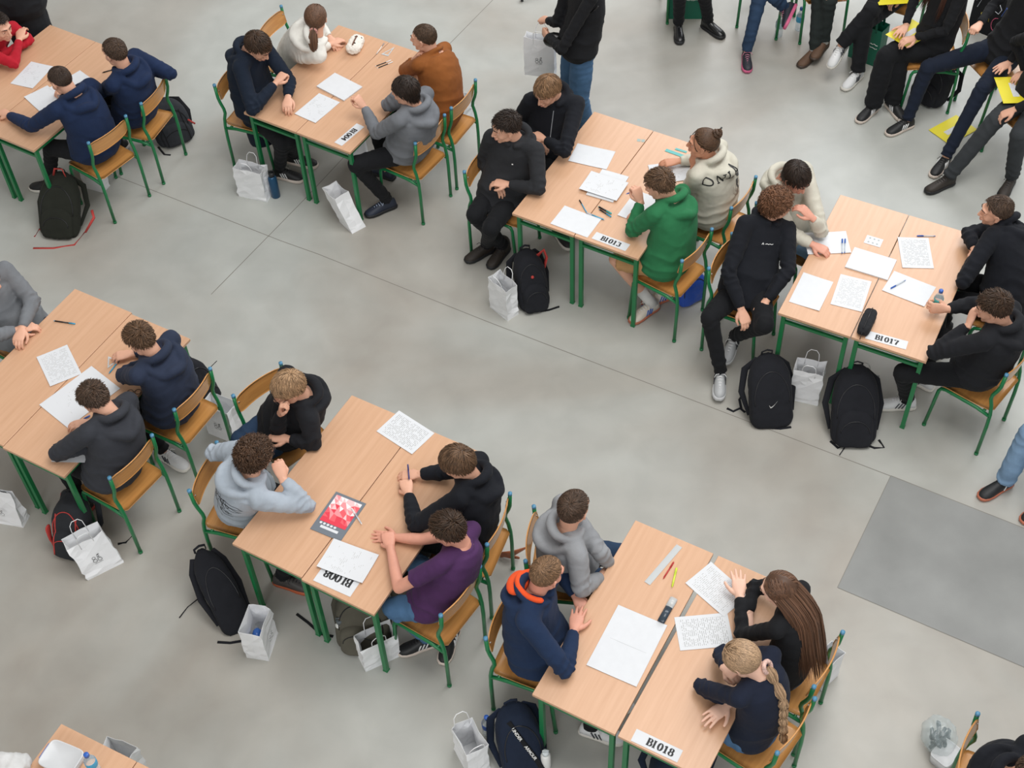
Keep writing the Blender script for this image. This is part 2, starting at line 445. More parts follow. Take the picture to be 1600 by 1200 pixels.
def chair(label, foot=None, yaw=None, near='L', feet=None, pos=None, front=None):
    """foot: floor point of one rear foot; near tells which one (L or R of the sitter)"""
    global chair0
    if front:
        L, Rr = np.array(front[0]), np.array(front[1]); s = unit(Rr-L); f = np.array([-s[1], s[0], 0]); yaw = math.degrees(math.atan2(f[1], f[0])); c = (L+Rr)/2-f*.195
    elif feet:
        L, Rr = np.array(feet[0]), np.array(feet[1])   # sitter's left rear, right rear
        d = Rr-L; s = unit(d); f = np.array([-s[1], s[0], 0]); yaw = math.degrees(math.atan2(f[1], f[0]))
        c = (L+Rr)/2+f*.2
    elif pos is not None:
        f = yawv(yaw); c = np.array(pos)
    else:
        f = yawv(yaw); rt = np.array([f[1], -f[0], 0]); c = foot+f*.2+(rt*.19 if near == 'L' else -rt*.19)
    if chair0 is None: chair0 = make_chair(); o = chair0
    else: o = copy_tree(chair0)
    o.location = (c[0], c[1], 0); o.rotation_euler = (0, 0, R(yaw))
    tag(o, label, 'chair', 'green framed plywood school chairs')
    h = Ch(); h.c = c; h.yaw = yaw; h.f = f; h.o = o
    h.hip = np.array([c[0], c[1], .555])+f*.01
    return h
C_ = {}
C_[3] = chair('plywood chair under the boy in navy writing beside the green backpack', feet=(at('A', 540, 1045), at('A', 702, 920)))
C_[4] = chair('plywood chair next to the black backpack with red trim, top left pair', feet=(at('A', 768, 862), at('A', 872, 725)))
C_[5] = chair('plywood chair under the boy in the long navy coat', foot=at('B', 148, 820), yaw=-25, near='R')
C_[6] = chair('plywood chair under the girl in the white hoodie', pos=tpt('T2', 1.0, -.27, 0), yaw=-28)
C_[7] = chair('plywood chair under the boy in the grey hoodie at BI004', feet=(at('B', 1078, 1108), at('B', 1215, 968)))
C_[8] = chair('plywood chair under the person in the brown top', feet=(at('B', 1240, 940), at('B', 1362, 790)))
C_[10] = chair('plywood chair hidden under the black jacket at the far left of BI013', pos=tpt('T3', .92, -.22, 0), yaw=-45)
C_[11] = chair('plywood chair under the cross-legged boy in charcoal beside BI013', foot=at('C', 82, 880), yaw=-30, near='R')
C_[12] = chair('plywood chair under the person in the cream printed hoodie', feet=(at('C', 980, 722, .82)*[1, 1, 0], at('C', 1065, 614, .82)*[1, 1, 0]))
C_[13] = chair('plywood chair under the boy in the green hoodie', feet=(at('C', 783, 1188), at('C', 885, 1075)))
C_[14] = chair('plywood chair under the boy in cream covering his mouth', pos=tpt('T4', 1.0, -.24, 0), yaw=-40)
C_[15] = chair('plywood chair behind the curly haired boy in black', foot=at('E', 88, 775), yaw=-32, near='R')
C_[16] = chair('plywood chair at the far right of BI017, under the crossed arms', pos=tpt('T4', .93, 1.33, 0), yaw=152)
C_[17] = chair('plywood chair under the boy in black holding the water bottle', feet=(at('E', 1140, 1172), at('E', 1243, 1045)))
C_[18] = chair('plywood chair turned sideways behind the boy in glasses', pos=tpt('T5', .99, -.36, 0), yaw=-48)
C_[19] = chair('plywood chair under the pale grey printed hoodie', foot=at('G', 180, 735), yaw=-20, near='R')
C_[20] = chair('plywood chair under the boy in black holding a pen', feet=(at('G', 1153, 915), at('G', 1225, 748)))
C_[21] = chair('plywood chair under the boy in the purple shirt', feet=(at('G', 1000, 1160), at('G', 1130, 990)))
C_[22] = chair('plywood chair hidden under the grey hoodie at the far left of BI018', pos=tpt('T6', .93, -.28, 0), yaw=-10)
C_[23] = chair('plywood chair under the navy hoodie with the orange lining', foot=at('H', 178, 920), yaw=-25, near='R')
C_[24] = chair('plywood chair under the girl with long loose hair', foot=at('H', 1455, 895), yaw=146, near='R')
C_[25] = chair('plywood chair under the girl with the braid', foot=at('H', 1352, 1142), yaw=140, near='R')
C_[26] = chair('plywood chair at the left edge under the grey hoodie with folded arms', pos=tpt('T7', .92, -.27, 0), yaw=-35)
C_[27] = chair('plywood chair under the boy in navy beside the white shoes', feet=(at('F', 715, 838), at('F', 845, 680)))
C_[28] = chair('plywood chair under the boy in the charcoal jacket, left edge pair', feet=(at('F', 505, 1072), at('F', 650, 918)))

C_[30] = chair('plywood chair above the black boots at the top edge', pos=at('J', 300, -370, .56), yaw=-88)
C_[31] = chair('plywood chair above the jeans at the top edge', front=(at('J', 990, 320), at('J', 735, 240)))
C_[32] = chair('plywood chair above the brown boots at the top edge', front=(at('J', 1550, 340), at('J', 1250, 365)))
C_[33] = chair('plywood chair above the white running shoes at the top edge', pos=at('K', 570, -135, .56), yaw=235)
C_[34] = chair('plywood chair behind the two hands on a yellow folder', foot=at('K', 960, 945), yaw=174, near='L')
C_[35] = chair('plywood chair under the black shirt and dark trousers at the top right', pos=at('K', 1400, 530, .45), yaw=198)
C_[36] = chair('plywood chair at the right edge above the dark brown boots', pos=at('D', 1625, 470, .45), yaw=205)
_p = at('P', 1530, 1117, .82)
C_[38] = chair('plywood chair in the bottom right corner with a curved back', foot=_p*[1, 1, 0], yaw=-30, near='L')
C_[29] = chair('plywood chair under the white hoodie in the bottom left corner', pos=tpt('T8', .42, -.36, 0), yaw=-28)
C_[1] = chair('plywood chair under the boy in the red top', pos=tpt('T1', .80, -.34, 0), yaw=-33)
# ------------------------------------------------------------------ heads and hands (built once, joined into every body)
def head_template(fem=False):
    m = MB(); E = m.ell
    E((0, -.014, .030), (.0735, .092, .082), nu=24, nv=16)
    E((0, .022, -.012), (.062, .066, .075), nu=20, nv=12)
    E((0, .040, -.055), (.047, .042, .048), nu=16, nv=10)
    E((0, .066, -.090), (.022, .020, .017))
    for s in (-1, 1):
        E((s*.034, .048, -.028), (.025, .030, .027)); E((s*.040, .014, -.062), (.018, .034, .024))
        m.tube([(s*.008, .083, .031), (s*.030, .080, .036), (s*.048, .066, .029)], [.010, .010, .008], 8, roundcap=True)
        E((s*.013, .094, -.031), (.008, .009, .007))
        # ear
        ear = [(s*.071, .006, -.018), (s*.078, .004, -.030), (s*.080, -.006, -.024), (s*.086, -.018, -.002), (s*.089, -.020, .014), (s*.086, -.010, .026), (s*.079, .002, .020), (s*.073, .006, .004)]
        m.tube(ear, .0052, 8, roundcap=True); E((s*.076, -.008, -.002), (.007, .014, .022))
    m.tube([(0, .084, .022), (0, .098, -.004), (0, .109, -.024)], [.009, .010, .0115], 10, roundcap=True)
    E((0, .088, -.054), (.024, .012, .014))
    m.tube([(0, -.028, -.03), (0, -.038, -.10), (0, -.045, -.13)], [.058, .053, .053], 18)
    W, Q = remesh(m, .0042, 6)
    # sockets
    for s in (-1, 1):
        c = np.array([s*.031, .088, .008]); d = W-c; g = np.exp(-(d[:, 0]**2/.016**2+d[:, 1]**2/.03**2+d[:, 2]**2/.010**2))
        W[:, 1] -= .0065*g
    out = [(W, Q, 0)]
    a = MB()
    for s in (-1, 1):
        a.ell((s*.031, .0690, .0065), (.0115, .0120, .0088), nu=14, nv=10, mat=1)
        a.ell((s*.031, .0775, .0060), (.0054, .0040, .0054), nu=12, nv=8, mat=2)
        a.ell((s*.031, .0675, .0120), (.0150, .0150, .0090), nu=14, nv=9)
        a.tube([(s*.0175, .0755, .008), (s*.024, .0815, .0115), (s*.033, .0820, .0118), (s*.043, .0755, .0085)], .0018, 6, roundcap=True)
        a.tube([(s*.0175, .0755, .005), (s*.026, .0800, -.0010), (s*.035, .0800, -.0010), (s*.043, .0755, .005)], .0017, 6, roundcap=True)
    lw = .021
    a.tube([(-lw, .088, -.0560), (-lw*.5, .0965, -.0520), (0, .0980, -.0535), (lw*.5, .0965, -.0520), (lw, .088, -.0560)], [.002, .0038, .0036, .0038, .002], 8, mat=3, roundcap=True)
    a.tube([(-lw, .088, -.0575), (-lw*.5, .0955, -.0600), (0, .0975, -.0612), (lw*.5, .0955, -.0600), (lw, .088, -.0575)], [.002, .0040, .0048, .0040, .002], 8, mat=3, roundcap=True)
    return out, a
def brows():
    b = MB()
    for s in (-1, 1): b.tube([(s*.014, .0935, .031), (s*.030, .0915, .0385), (s*.050, .0735, .034)], [.0028, .0034, .0016], 6, roundcap=True)
    return b
HEAD = head_template()

def hand_template(pose):
    """wrist at origin, fingers along +x, back of hand +z, thumb towards +y (a left hand palm down)"""
    m = MB()
    m.loft([[np.array([x, yo+w*math.cos(q), zc+t*math.sin(q)]) for q in np.linspace(0, 2*math.pi, 16, endpoint=False)]
            for x, w, t, yo, zc in ((-.03, .026, .020, 0, 0), (.0, .027, .019, 0, 0), (.03, .036, .017, 0, 0), (.065, .042, .015, 0, .001), (.092, .040, .0125, 0, .001), (.100, .034, .008, 0, .0))])
    fing = [(.029, .069, .0092), (.010, .077, .0094), (-.010, .071, .009), (-.029, .056, .0080)]
    curl = {'flat': (4, 8, 6), 'curl': (28, 38, 26), 'fist': (62, 82, 55), 'grip': (38, 60, 38)}[pose]
    spread = {'flat': 9, 'curl': 4, 'fist': 0, 'grip': 2}[pose]
    for i, (y, L, r) in enumerate(fing):
        x0 = .092-(.006 if i in (0,) else .012 if i == 3 else 0)
        sp = R(spread*(1.5-i)/1.5)
        k = 1+.12*(i-1.5)*(.6 if pose != 'flat' else .3)
        seg = [L*.44, L*.31, L*.25]; p = np.array([x0-.012, y, .0]); path = [p, np.array([x0, y, .002])]; ang = 0; p = path[-1]
        for s_, c_ in zip(seg, curl):
            ang += R(c_*k); d = np.array([math.cos(ang)*math.cos(sp), math.cos(ang)*math.sin(sp), -math.sin(ang)])
            p = p+d*s_; path.append(p)
        m.tube(path, [r*1.02, r*1.05, r, r*.9, r*.78], 9, roundcap=True)
    tp = {'flat': [(.012, .022, -.004), (.035, .046, -.008), (.062, .066, -.010), (.086, .076, -.012)],
          'curl': [(.012, .022, -.006), (.036, .042, -.016), (.064, .048, -.028), (.086, .042, -.036)],
          'fist': [(.012, .022, -.008), (.040, .040, -.022), (.066, .036, -.038), (.080, .016, -.044)],
          'grip': [(.012, .022, -.008), (.040, .042, -.024), (.066, .042, -.042), (.086, .026, -.050)]}[pose]
    m.tube(tp, [.013, .0135, .0105, .0085], 9, roundcap=True)
    return remesh(m, .0032, 2)
HANDS = {k: hand_template(k) for k in ('flat', 'curl', 'fist', 'grip')}

M_EYE = mat('eye_white', 'e8e4e0', .3); M_IRIS = mat('eye_iris', '2e241c', .2)
def skin(name, c): return mat('skin_'+name, c, .5, bump=.08, bscale=400, var=.04, vscale=25, spec=.4)
SK = {'fair': 'd9a68c', 'pale': 'e3b8a2', 'warm': 'c98f72', 'rosy': 'd79a84'}
def lips(name): return mat('lips_'+name, {'fair': 'c68a78', 'pale': 'cf9688', 'warm': 'b3786a', 'rosy': 'c4806f'}[name], .45)

# ------------------------------------------------------------------ hair
SKC = np.array([0, -.014, .030]); SKR = np.array([.0735, .092, .082])
def on_skull(u, off): return SKC+u*(SKR+off)
def hair(style, seed, vol=1.0, length=1.0, fall=None, tie=None, part=0.0, out=None):
    """strand tufts following the flow from the crown; head-local. returns list of (V, F, strandvalue)"""
    rng = np.random.RandomState(seed); Vs = []; Fs = []; Sv = []; nb = 0
    P = dict(buzz=(1800, .020, .009, .002, .25, .0036), short=(1500, .038, .018, .004, .32, .0052), tousled=(1500, .058, .027, .010, .55, .006),
             curly=(1300, .066, .032, .010, .7, .0072), medium=(1400, .075, .021, .005, .28, .0065), floppy=(1400, .078, .025, .008, .32, .0066),
             long=(1500, .42, .012, .004, .09, .0072), tied=(1500, .13, .013, .002, .06, .0058))[style]
    n, L, lift, nz, chaos, wd = P; lift *= vol; L *= length
    # scalp cap
    nu, nv = 36, 22
    def hairline(az):   # az: 0 front(+y) .. pi back
        a = abs(az)
        return np.interp(a, [0, .45, .8, 1.15, 1.45, 1.75, 2.1, 2.6, 3.2], [.62, .60, .52, .20, .05, -.25, -.50, -.62, -.66])
    cap = [];
    for j in range(nv+1):
        for i in range(nu):
            az = -math.pi+2*math.pi*i/nu; zt = hairline(az); el0 = math.asin(max(-.98, min(.98, zt))); el = el0+(math.pi/2-el0)*j/nv
            u = np.array([math.sin(az)*math.cos(el), math.cos(az)*math.cos(el), math.sin(el)])
            cap.append(on_skull(u, .0012+min(j/3.0, 1)*(lift*.16)))
    F = []
    for j in range(nv):
        for i in range(nu):
            k = (i+1) % nu; F.append((j*nu+i, j*nu+k, (j+1)*nu+k, (j+1)*nu+i))
    Vs.append(np.array(cap)); Fs.append(np.array(F)); Sv.append(np.full(len(cap), .22)); nb += len(cap)
    # roots
    roots = []
    while len(roots) < n:
        u = rng.normal(size=3); u /= np.linalg.norm(u)
        if u[2] < -.68: continue
        az = math.atan2(u[0], u[1])
        if u[2] > hairline(az)+.02: roots.append(u)
    if style not in ('tied', 'long'):
        wc = unit(np.array([.12, -.55, .83]))
        for i in range(150): roots[i] = unit(wc+rng.normal(size=3)*.16)
    U = np.array(roots); whorl = unit(np.array([.12, -.55, .83]))
    top = np.clip((U[:, 2]-.35)/.3, 0, 1)
    side = 1-top
    if style in ('short', 'tousled', 'curly', 'floppy'): Ls = L*(.42+.58*top)
    elif style == 'buzz': Ls = L*(.7+.5*top)
    else: Ls = L*np.ones(n)
    Ls = Ls*rng.uniform(.75, 1.15, n)
    K = 7 if style not in ('long', 'tied', 'curly') else (12 if style == 'long' else 10)
    pos = on_skull(U, .001)
    pts = [pos.copy()]
    if tie is not None: tieu = unit((np.array(tie)-SKC)/SKR)
    d = None; ph = rng.uniform(0, 6.28, n); cr = rng.normal(size=(n, 3))*chaos
    free = np.zeros(n, bool); nfree = np.zeros(n)
    fallv = unit(fall) if fall is not None else np.array([0, 0, -1.0])
    p = pos.copy(); tgt = np.zeros((n, 3))
    for k in range(1, K+1):
        u = (p-SKC)/SKR; u /= np.linalg.norm(u, axis=1)[:, None]
        nrm = u/SKR; nrm /= np.linalg.norm(nrm, axis=1)[:, None]
        if style == 'tied' and tie is not None:
            f = np.array(tie)-p
        elif style == 'long':
            side_s = np.sign(p[:, 0]-part+1e-4)
            f = np.stack([side_s*1.0*np.clip((p[:, 2]-.02)/.08, 0, 1), -.55*np.ones(n), -.25-1.2*np.clip(1-(p[:, 2]-.0)/.11, 0, 1)], 1)
        else:
            f = u-whorl*np.sum(u*whorl, 1)[:, None]*1.0
            f = f/np.maximum(np.linalg.norm(f, axis=1), .15)[:, None]+cr*.8*np.exp(-((U-whorl)**2).sum(1)/.08)[:, None]
            sw = .35*np.cross(np.tile(whorl, (n, 1)), u); f = f+sw
            f[:, 2] -= .45*side
            if style in ('floppy', 'medium'): f[:, 2] -= .5
            if style in ('tousled', 'floppy'): f[:, 1] += .5*top; f[:, 0] += .35*top*(1 if seed % 2 else -1)
        f = f+cr*.6
        if not style in ('tied',): f = f-nrm*np.sum(f*nrm, 1)[:, None]
        else: f = f-nrm*np.sum(f*nrm, 1)[:, None]*.9
        f /= np.maximum(np.linalg.norm(f, axis=1), 1e-6)[:, None]
        st = (Ls/K)[:, None]
        if style == 'tied':
            dist = np.linalg.norm(np.array(tie)-p, axis=1)[:, None]; st = np.minimum(dist/(K-k+1), .04)
        p2 = p+f*st
        # keep off the skull
        u2 = (p2-SKC)/SKR; rr = np.linalg.norm(u2, axis=1)[:, None]; u2 = u2/rr
        lk = lift*(.35+.65*k/K) if style not in ('tied', 'long') else lift*min(1, .5+.25*k)
        lk = lk*(1-.45*side)[:, None] if style in ('short', 'tousled', 'buzz') else lk
        surf = on_skull(u2, lk+nz*cr[:, :1]*.5)
        if style in ('long', 'medium'):
            below = (p2[:, 2] < (-.005 if style == 'long' else -.03)) | free
            free = below; nfree = nfree+free; fv = fallv if out is None else fallv+np.outer(np.clip(1.25-nfree*.27, 0, 1), out)
            q = np.where(free[:, None], p+(fv+cr*.12)*st, surf)
            # side curtain stays outside the neck
            if style == 'long': q = np.where(free[:, None], q+np.stack([np.sign(p[:, 0])*.002, np.zeros(n), np.zeros(n)], 1), q)
            p2 = q
        elif style == 'curly':
            p2 = surf+.0125*np.stack([np.sin(ph+k*1.15), np.cos(ph+k*1.15), np.sin(ph*2+k*1.15)], 1)
        elif style in ('tousled',):
            p2 = surf+nrm*(.006*np.sin(ph)*k/K)[:, None]
        else: p2 = surf
        p = p2; pts.append(p.copy())
    PT = np.stack(pts, 1)                       # n,K+1,3
    V, F, S = ribbons(PT, wd, rng, taper=True if style != 'tied' else False)
    Vs.append(V); Fs.append(F+nb); Sv.append(S); nb += len(V)
    return [np.concatenate(Vs), np.concatenate(Fs), np.concatenate(Sv)]
def ribbons(PT, wd, rng, taper=True, sec=5):
    n, K1, _ = PT.shape
    T = np.gradient(PT, axis=1); T /= np.maximum(np.linalg.norm(T, axis=2), 1e-9)[:, :, None]
    out = PT-SKC; A = np.cross(T, out); A /= np.maximum(np.linalg.norm(A, axis=2), 1e-9)[:, :, None]; B = np.cross(T, A)
    t = np.linspace(0, 1, K1); pr = (np.clip(t*6+.5, 0, 1)*(np.clip((1-t)*2.2, .08, 1) if taper else 1))[None, :, None]*wd*.5*rng.uniform(.7, 1.25, (n, 1, 1))
    rings = [PT+A*pr*math.cos(q)+B*pr*.55*math.sin(q) for q in np.linspace(0, 2*math.pi, sec, endpoint=False)]
    V = np.stack(rings, 2).reshape(-1, 3)       # n,K1,sec
    idx = np.arange(n*K1*sec).reshape(n, K1, sec)
    a = idx[:, :-1, :]; b = np.roll(idx, -1, axis=2)[:, :-1, :]; c = np.roll(idx, -1, axis=2)[:, 1:, :]; d = idx[:, 1:, :]
    F = np.stack([a, b, c, d], -1).reshape(-1, 4)
    S = np.repeat(rng.uniform(0, 1, n), K1*sec)
    return V, F, S
def hairobj(name, V, F, S, mt, parent, origin):
    o = mkobj(name, V-origin, F, [mt], parent)
    at_ = o.data.attributes.new('strand', 'FLOAT', 'POINT')
    if len(o.data.vertices) == len(S): at_.data.foreach_set('value', S.astype(np.float32))
    return o

# ------------------------------------------------------------------ shoes
def shoe(parent, ankle, toe, up, style, origin, L=.275):
    toe = unit(toe); up = unit(np.asarray(up, float)-toe*np.dot(up, toe)); sd = np.cross(up, toe); M = np.stack([toe, sd, up], 1)
    st = SHOES[style]
    base = np.asarray(ankle, float)-up*.095
    def ring(x, w, h, z0, yo=0, n=14):
        out = []
        for q in np.linspace(0, 2*math.pi, n, endpoint=False):
            c, s = math.cos(q), math.sin(q)
            y = w*np.sign(c)*abs(c)**.75; z = (h if s > 0 else 1e-3)*abs(s)**.8*np.sign(s)
            out.append(base+M@np.array([x*L/.275, y+yo, z0+z]))
        return out
    u = MB(); z0 = st.get('sole', .028)*.75
    hi = st.get('high', 0)
    u.loft([ring(-.068, .020, .035+hi*.04, z0), ring(-.062, .031, .062+hi*.05, z0), ring(-.035, .036, .078+hi*.07, z0), ring(.0, .036, .082+hi*.06, z0), ring(.035, .036, .076, z0),
            ring(.075, .040, .062, z0), ring(.115, .044, .048, z0, .002), ring(.150, .043, .038, z0, .003), ring(.178, .034, .028, z0, .003), ring(.192, .018, .018, z0, .002), ring(.196, .006, .010, z0)])
    us = u.build('shoe', [st['m']], parent, origin=origin)
    s = MB(); n = 20; prof = [(-.074, .018), (-.066, .030), (-.04, .037), (.0, .037), (.05, .040), (.10, .047), (.15, .047), (.182, .037), (.200, .018)]
    for k in range(1):
        outl = [(x*L/.275, w) for x, w in prof]; o_ = [(x, w) for x, w in outl]+[(x, -w) for x, w in outl[::-1]]
        rings = []
        for z, sc in ((0.0, .96), (.004, 1.0), (st.get('sole', .028)*.6, 1.02), (st.get('sole', .028), .98)):
            rings.append([base+M@np.array([(x-.06)*sc+.06, w*sc, z]) for x, w in o_])
        s.loft(rings)
    s.build('sole', [st['sm']], us, origin=origin)
    if 'lm' in st:
        l = MB()
        for i in range(5):
            x = .055+i*.018; h = z0+.0715-.0085*i
            l.tube([base+M@np.array([x, -.020, h-.008]), base+M@np.array([x+.004, 0, h+.003]), base+M@np.array([x, .020, h-.008])], .0032, 6)
        l.tube([base+M@np.array([.04, 0, z0+.082]), base+M@np.array([.045, .03, z0+.085]), base+M@np.array([.06, .045, z0+.07])], .0024, 5)
        l.tube([base+M@np.array([.04, 0, z0+.082]), base+M@np.array([.05, -.03, z0+.085]), base+M@np.array([.066, -.042, z0+.068])], .0024, 5)
        l.build('laces', [st['lm']], us, origin=origin)
    if 'pm' in st:
        for sgn in ((-1, 1) if st.get('bars', 3) > 1 else (1,)):
            l = MB()
            for k in range(st.get('bars', 3)):
                x = .03+k*.022
                l.tube([base+M@np.array([x, sgn*.0385, z0+.006]), base+M@np.array([x-.010, sgn*.0375, z0+.03]), base+M@np.array([x-.022, sgn*.033, z0+.052])], .005, 6, flat=.4)
            l.build('side_stripes', [st['pm']], us, origin=origin)
    return us
def _sh(n, c, r=.55): return mat('shoe_'+n, c, r, bump=.2, bscale=90, var=.08)
SHOES = {
 'black_sneaker': dict(m=_sh('black', '1d1e20'), sm=_sh('sole_white', 'd8d4cc'), lm=_sh('lace_dark', '2a2a2c')),
 'white_sneaker': dict(m=_sh('white', 'd9dadb'), sm=_sh('sole_white', 'd8d4cc'), lm=_sh('lace_white', 'e8e8e8'), pm=_sh('panel_grey', '3f4247')),
 'silver_runner': dict(m=_sh('silver', 'a9abad', .4), sm=_sh('sole_runner', 'c9cacc'), lm=_sh('lace_white', 'e8e8e8'), pm=_sh('panel_dark', '33353a'), sole=.034),
 'black_stripe': dict(m=_sh('black', '1d1e20'), sm=_sh('sole_cream', 'd6c8bd'), lm=_sh('lace_dark', '2a2a2c'), pm=_sh('panel_white', 'e4e4e4')),
 'dark_navy': dict(m=_sh('navy', '262d3d'), sm=_sh('sole_black', '1b1c1f'), lm=_sh('lace_blue', 'a8b6cc')),
 'boot_black': dict(m=_sh('boot_black', '17181a', .25), sm=_sh('sole_black', '1b1c1f'), high=1, sole=.03),
 'boot_brown': dict(m=_sh('boot_brown', '5d4534', .7), sm=_sh('sole_brown', '3e3128'), high=1, sole=.022),
 'boot_dark': dict(m=_sh('boot_dark', '322b26', .6), sm=_sh('sole_black', '1b1c1f'), high=1, lm=_sh('lace_dark', '2a2a2c')),
 'red_trim': dict(m=_sh('black', '1d1e20'), sm=_sh('sole_red', 'b4403a'), lm=_sh('lace_red', 'a83232')),
 'pink_sole': dict(m=_sh('navyshoe', '23252f'), sm=_sh('sole_pink', 'c45b80'), lm=_sh('lace_pink', 'c77b93')),
 'court': dict(m=_sh('cream', 'ddd3c6'), sm=_sh('sole_gum', 'b56b52'), lm=_sh('lace_white', 'e8e8e8'), pm=_sh('panel_blue', '3a66b8')),
 'gum': dict(m=_sh('black', '1d1e20'), sm=_sh('sole_gum', 'b56b52'), pm=_sh('panel_white', 'e4e4e4'), bars=1),
 'orange_grey': dict(m=_sh('greyshoe', '4a4644'), sm=_sh('sole_orange', 'c2623c'), lm=_sh('lace_dark', '2a2a2c')),
}
DEN = mat('denim_blue', '4a6a8c', .85, bump=.4, bscale=220, var=.22, vscale=7, spec=.2)
DENL = mat('denim_light', '7f9cba', .85, bump=.4, bscale=220, var=.18, vscale=7, spec=.2)
DEND = mat('denim_dark', '2c3f58', .85, bump=.4, bscale=220, var=.25, vscale=7, spec=.2)
BLK = cloth('black', '1b1c1f'); NAVY = cloth('navy', '1f2b42'); NAVYD = cloth('navy_dark', '1b2433'); TROU = cloth('black_trousers', '18191c')

# ------------------------------------------------------------------ the person
def ik(A, Bp, l1, l2, pole):
    d = Bp-A; D = np.linalg.norm(d)
    if D > (l1+l2)*.995: Bp = A+unit(d)*(l1+l2)*.995; d = Bp-A; D = np.linalg.norm(d)
    D = max(D, abs(l1-l2)+.02)
    a = (l1*l1-l2*l2+D*D)/(2*D); h = math.sqrt(max(l1*l1-a*a, 0)); u = unit(d)
    pl = np.asarray(pole, float); pl = unit(pl-u*np.dot(pl, u))
    return A+u*a+pl*h, Bp
REP = []
PEOPLE = {}
def person(key, label, name='person', ch=None, hip=None, byaw=None, syaw=None, head=None, hz=None, hd=(0, 0), roll=0, neckoff=None,
           L=None, Rr=None, legs=None, top='hoodie', topm=None, lining=None, botm=None, leg_r=1.0, shoes='black_sneaker', sk='fair',
           hs='short', hm=('brown', '4a382b'), hseed=1, hvol=1.0, hlen=1.0, hair_kw=None, scale=1.0, slim=1.0, glasses=None, sock=None, shorts=False,
           tee_sleeve=False, zs=None, standing=False, hem=None, noarms=False, fold=1.0, hang=0.06):
    S_ = scale
    if ch is not None:
        c = C_[ch]; byaw = c.yaw if byaw is None else byaw
        hip = c.hip if hip is None else hip
    hip = np.asarray(hip, float); f = yawv(byaw); rt = np.array([f[1], -f[0], 0])
    syaw = byaw if syaw is None else syaw
    sf = yawv(syaw); sr = np.array([sf[1], -sf[0], 0])
    hy, hp = hd; hf = yawv(hy, -hp); hr0 = np.array([math.sin(R(hy)), -math.cos(R(hy)), 0]); hu = np.cross(hr0, hf)
    if roll: q = R(roll); hr = hr0*math.cos(q)+hu*math.sin(q); hu = -hr0*math.sin(q)+hu*math.cos(q)
    else: hr = hr0
    tl = .50*S_
    def neck_of(H): return H-hu*.088*S_-hf*.055*S_-ZV*.020*S_
    if isinstance(head, np.ndarray): H = head
    else:
        best = None; zmin, zmax = (hz-.001, hz) if hz else (.95, 1.36)
        for z in np.linspace(zmin, zmax, 60):
            H = at(*head, z); N = neck_of(H); dd = abs(np.linalg.norm(N-hip)-tl)
            if best is None or dd < best[0]-1e-4: best = (dd, z, H, N)
        H = best[2]
    N = neck_of(H)
    if neckoff is not None: N = N+np.asarray(neckoff)
    tlen = np.linalg.norm(N-hip)
    T = unit(N-hip)
    srt = unit(sr-T*np.dot(sr, T)*.8); fw = unit(np.cross(ZV, sr)); tf = unit(np.cross(T, -srt)); 
    if np.dot(tf, sf) < 0: tf = -tf
    prt = rt
    shw = .168*S_*slim
    SL = N-T*.050*S_-srt*shw+tf*.018; SR = N-T*.050*S_+srt*shw+tf*.018
    rep = [str(key), 'torso %.2f hz %.2f' % (tlen, H[2])]
    # torso centreline with a rounded back
    bow = .045
    def cen(t):
        p = hip*(1-t)+N*t; return p-tf*bow*math.sin(math.pi*min(max(t, 0), 1))
    def side(t):
        k = min(max((t-.1)/.7, 0), 1); return unit(prt*(1-k)+srt*k)
    def fwd(t):
        d = unit(cen(t+.05)-cen(t-.05)); return unit(np.cross(d, -side(t))) if np.dot(np.cross(d, -side(t)), f+sf) > 0 else unit(np.cross(d, side(t)))
    # arms
    arms = {}
    for nm, S, a, sg in (('L', SL, L, -1), ('R', SR, Rr, 1)):
        a = dict(a or {})
        pole = a.get('pole', -ZV*.8+srt*sg*.9-tf*.2)
        if 'w' in a: w = at(*a['w']) if not isinstance(a['w'], np.ndarray) else a['w']
        else: w = N*[1, 1, 0]+tf*.34+srt*sg*.10; w[2] = TABLE_Z+.04
        if 'e' in a:
            e = at(*a['e']) if not isinstance(a['e'], np.ndarray) else a['e']
        else: e, w = ik(S, w, .285*S_, .25*S_, pole)
        l1 = np.linalg.norm(e-S); l2 = np.linalg.norm(w-e); rep.append('%s %.2f %.2f' % (nm, l1, l2))
        if l2 > .30*S_: w = e+unit(w-e)*.30*S_
        if l2 < .16 and a.get('fix', True): w = e+unit(w-e)*.17
        hdv = unit(w-e)
        if 'hy' in a: hdv = yawv(a['hy'], a.get('hp', 0))
        pn = np.asarray(a.get('pn', (0, 0, -1)), float)    # palm normal
        bk = -pn; bk = unit(bk-hdv*np.dot(bk, hdv))
        arms[nm] = (S, e, w, hdv, bk, a.get('pose', 'curl'), sg)
    # legs
    lg = {}
    for nm, sg in (('L', -1), ('R', 1)):
        a = dict((legs or {}).get(nm, {})); J = hip+prt*sg*.085*S_-(0 if not standing else ZV*.02)
        if 'k' in a: k = at(*a['k']) if not isinstance(a['k'], np.ndarray) else a['k']
        elif standing: k = J-ZV*.42+f*.03
        else: k = hip+prt*sg*.11+f*.42*S_; k[2] = .52
        if 'a' in a: an = at(*a['a']) if not isinstance(a['a'], np.ndarray) else a['a']
        elif standing: an = np.array([k[0], k[1], .10])-f*.03
        else: an = k+f*a.get('fx', -.06); an[2] = .10
        rep.append('%s thigh %.2f shin %.2f' % (nm, np.linalg.norm(k-J), np.linalg.norm(an-k)))
        to = yawv(a['t'], a.get('tp', 0)) if 't' in a else f
        up = a.get('up', ZV)
        lg[nm] = (J, k, an, to, up, a.get('s', shoes))
    REP.append(' | '.join(rep))
    root = hip*[1, 1, 0]
    o = empty(name, root); tag(o, label, 'person')
    O = root
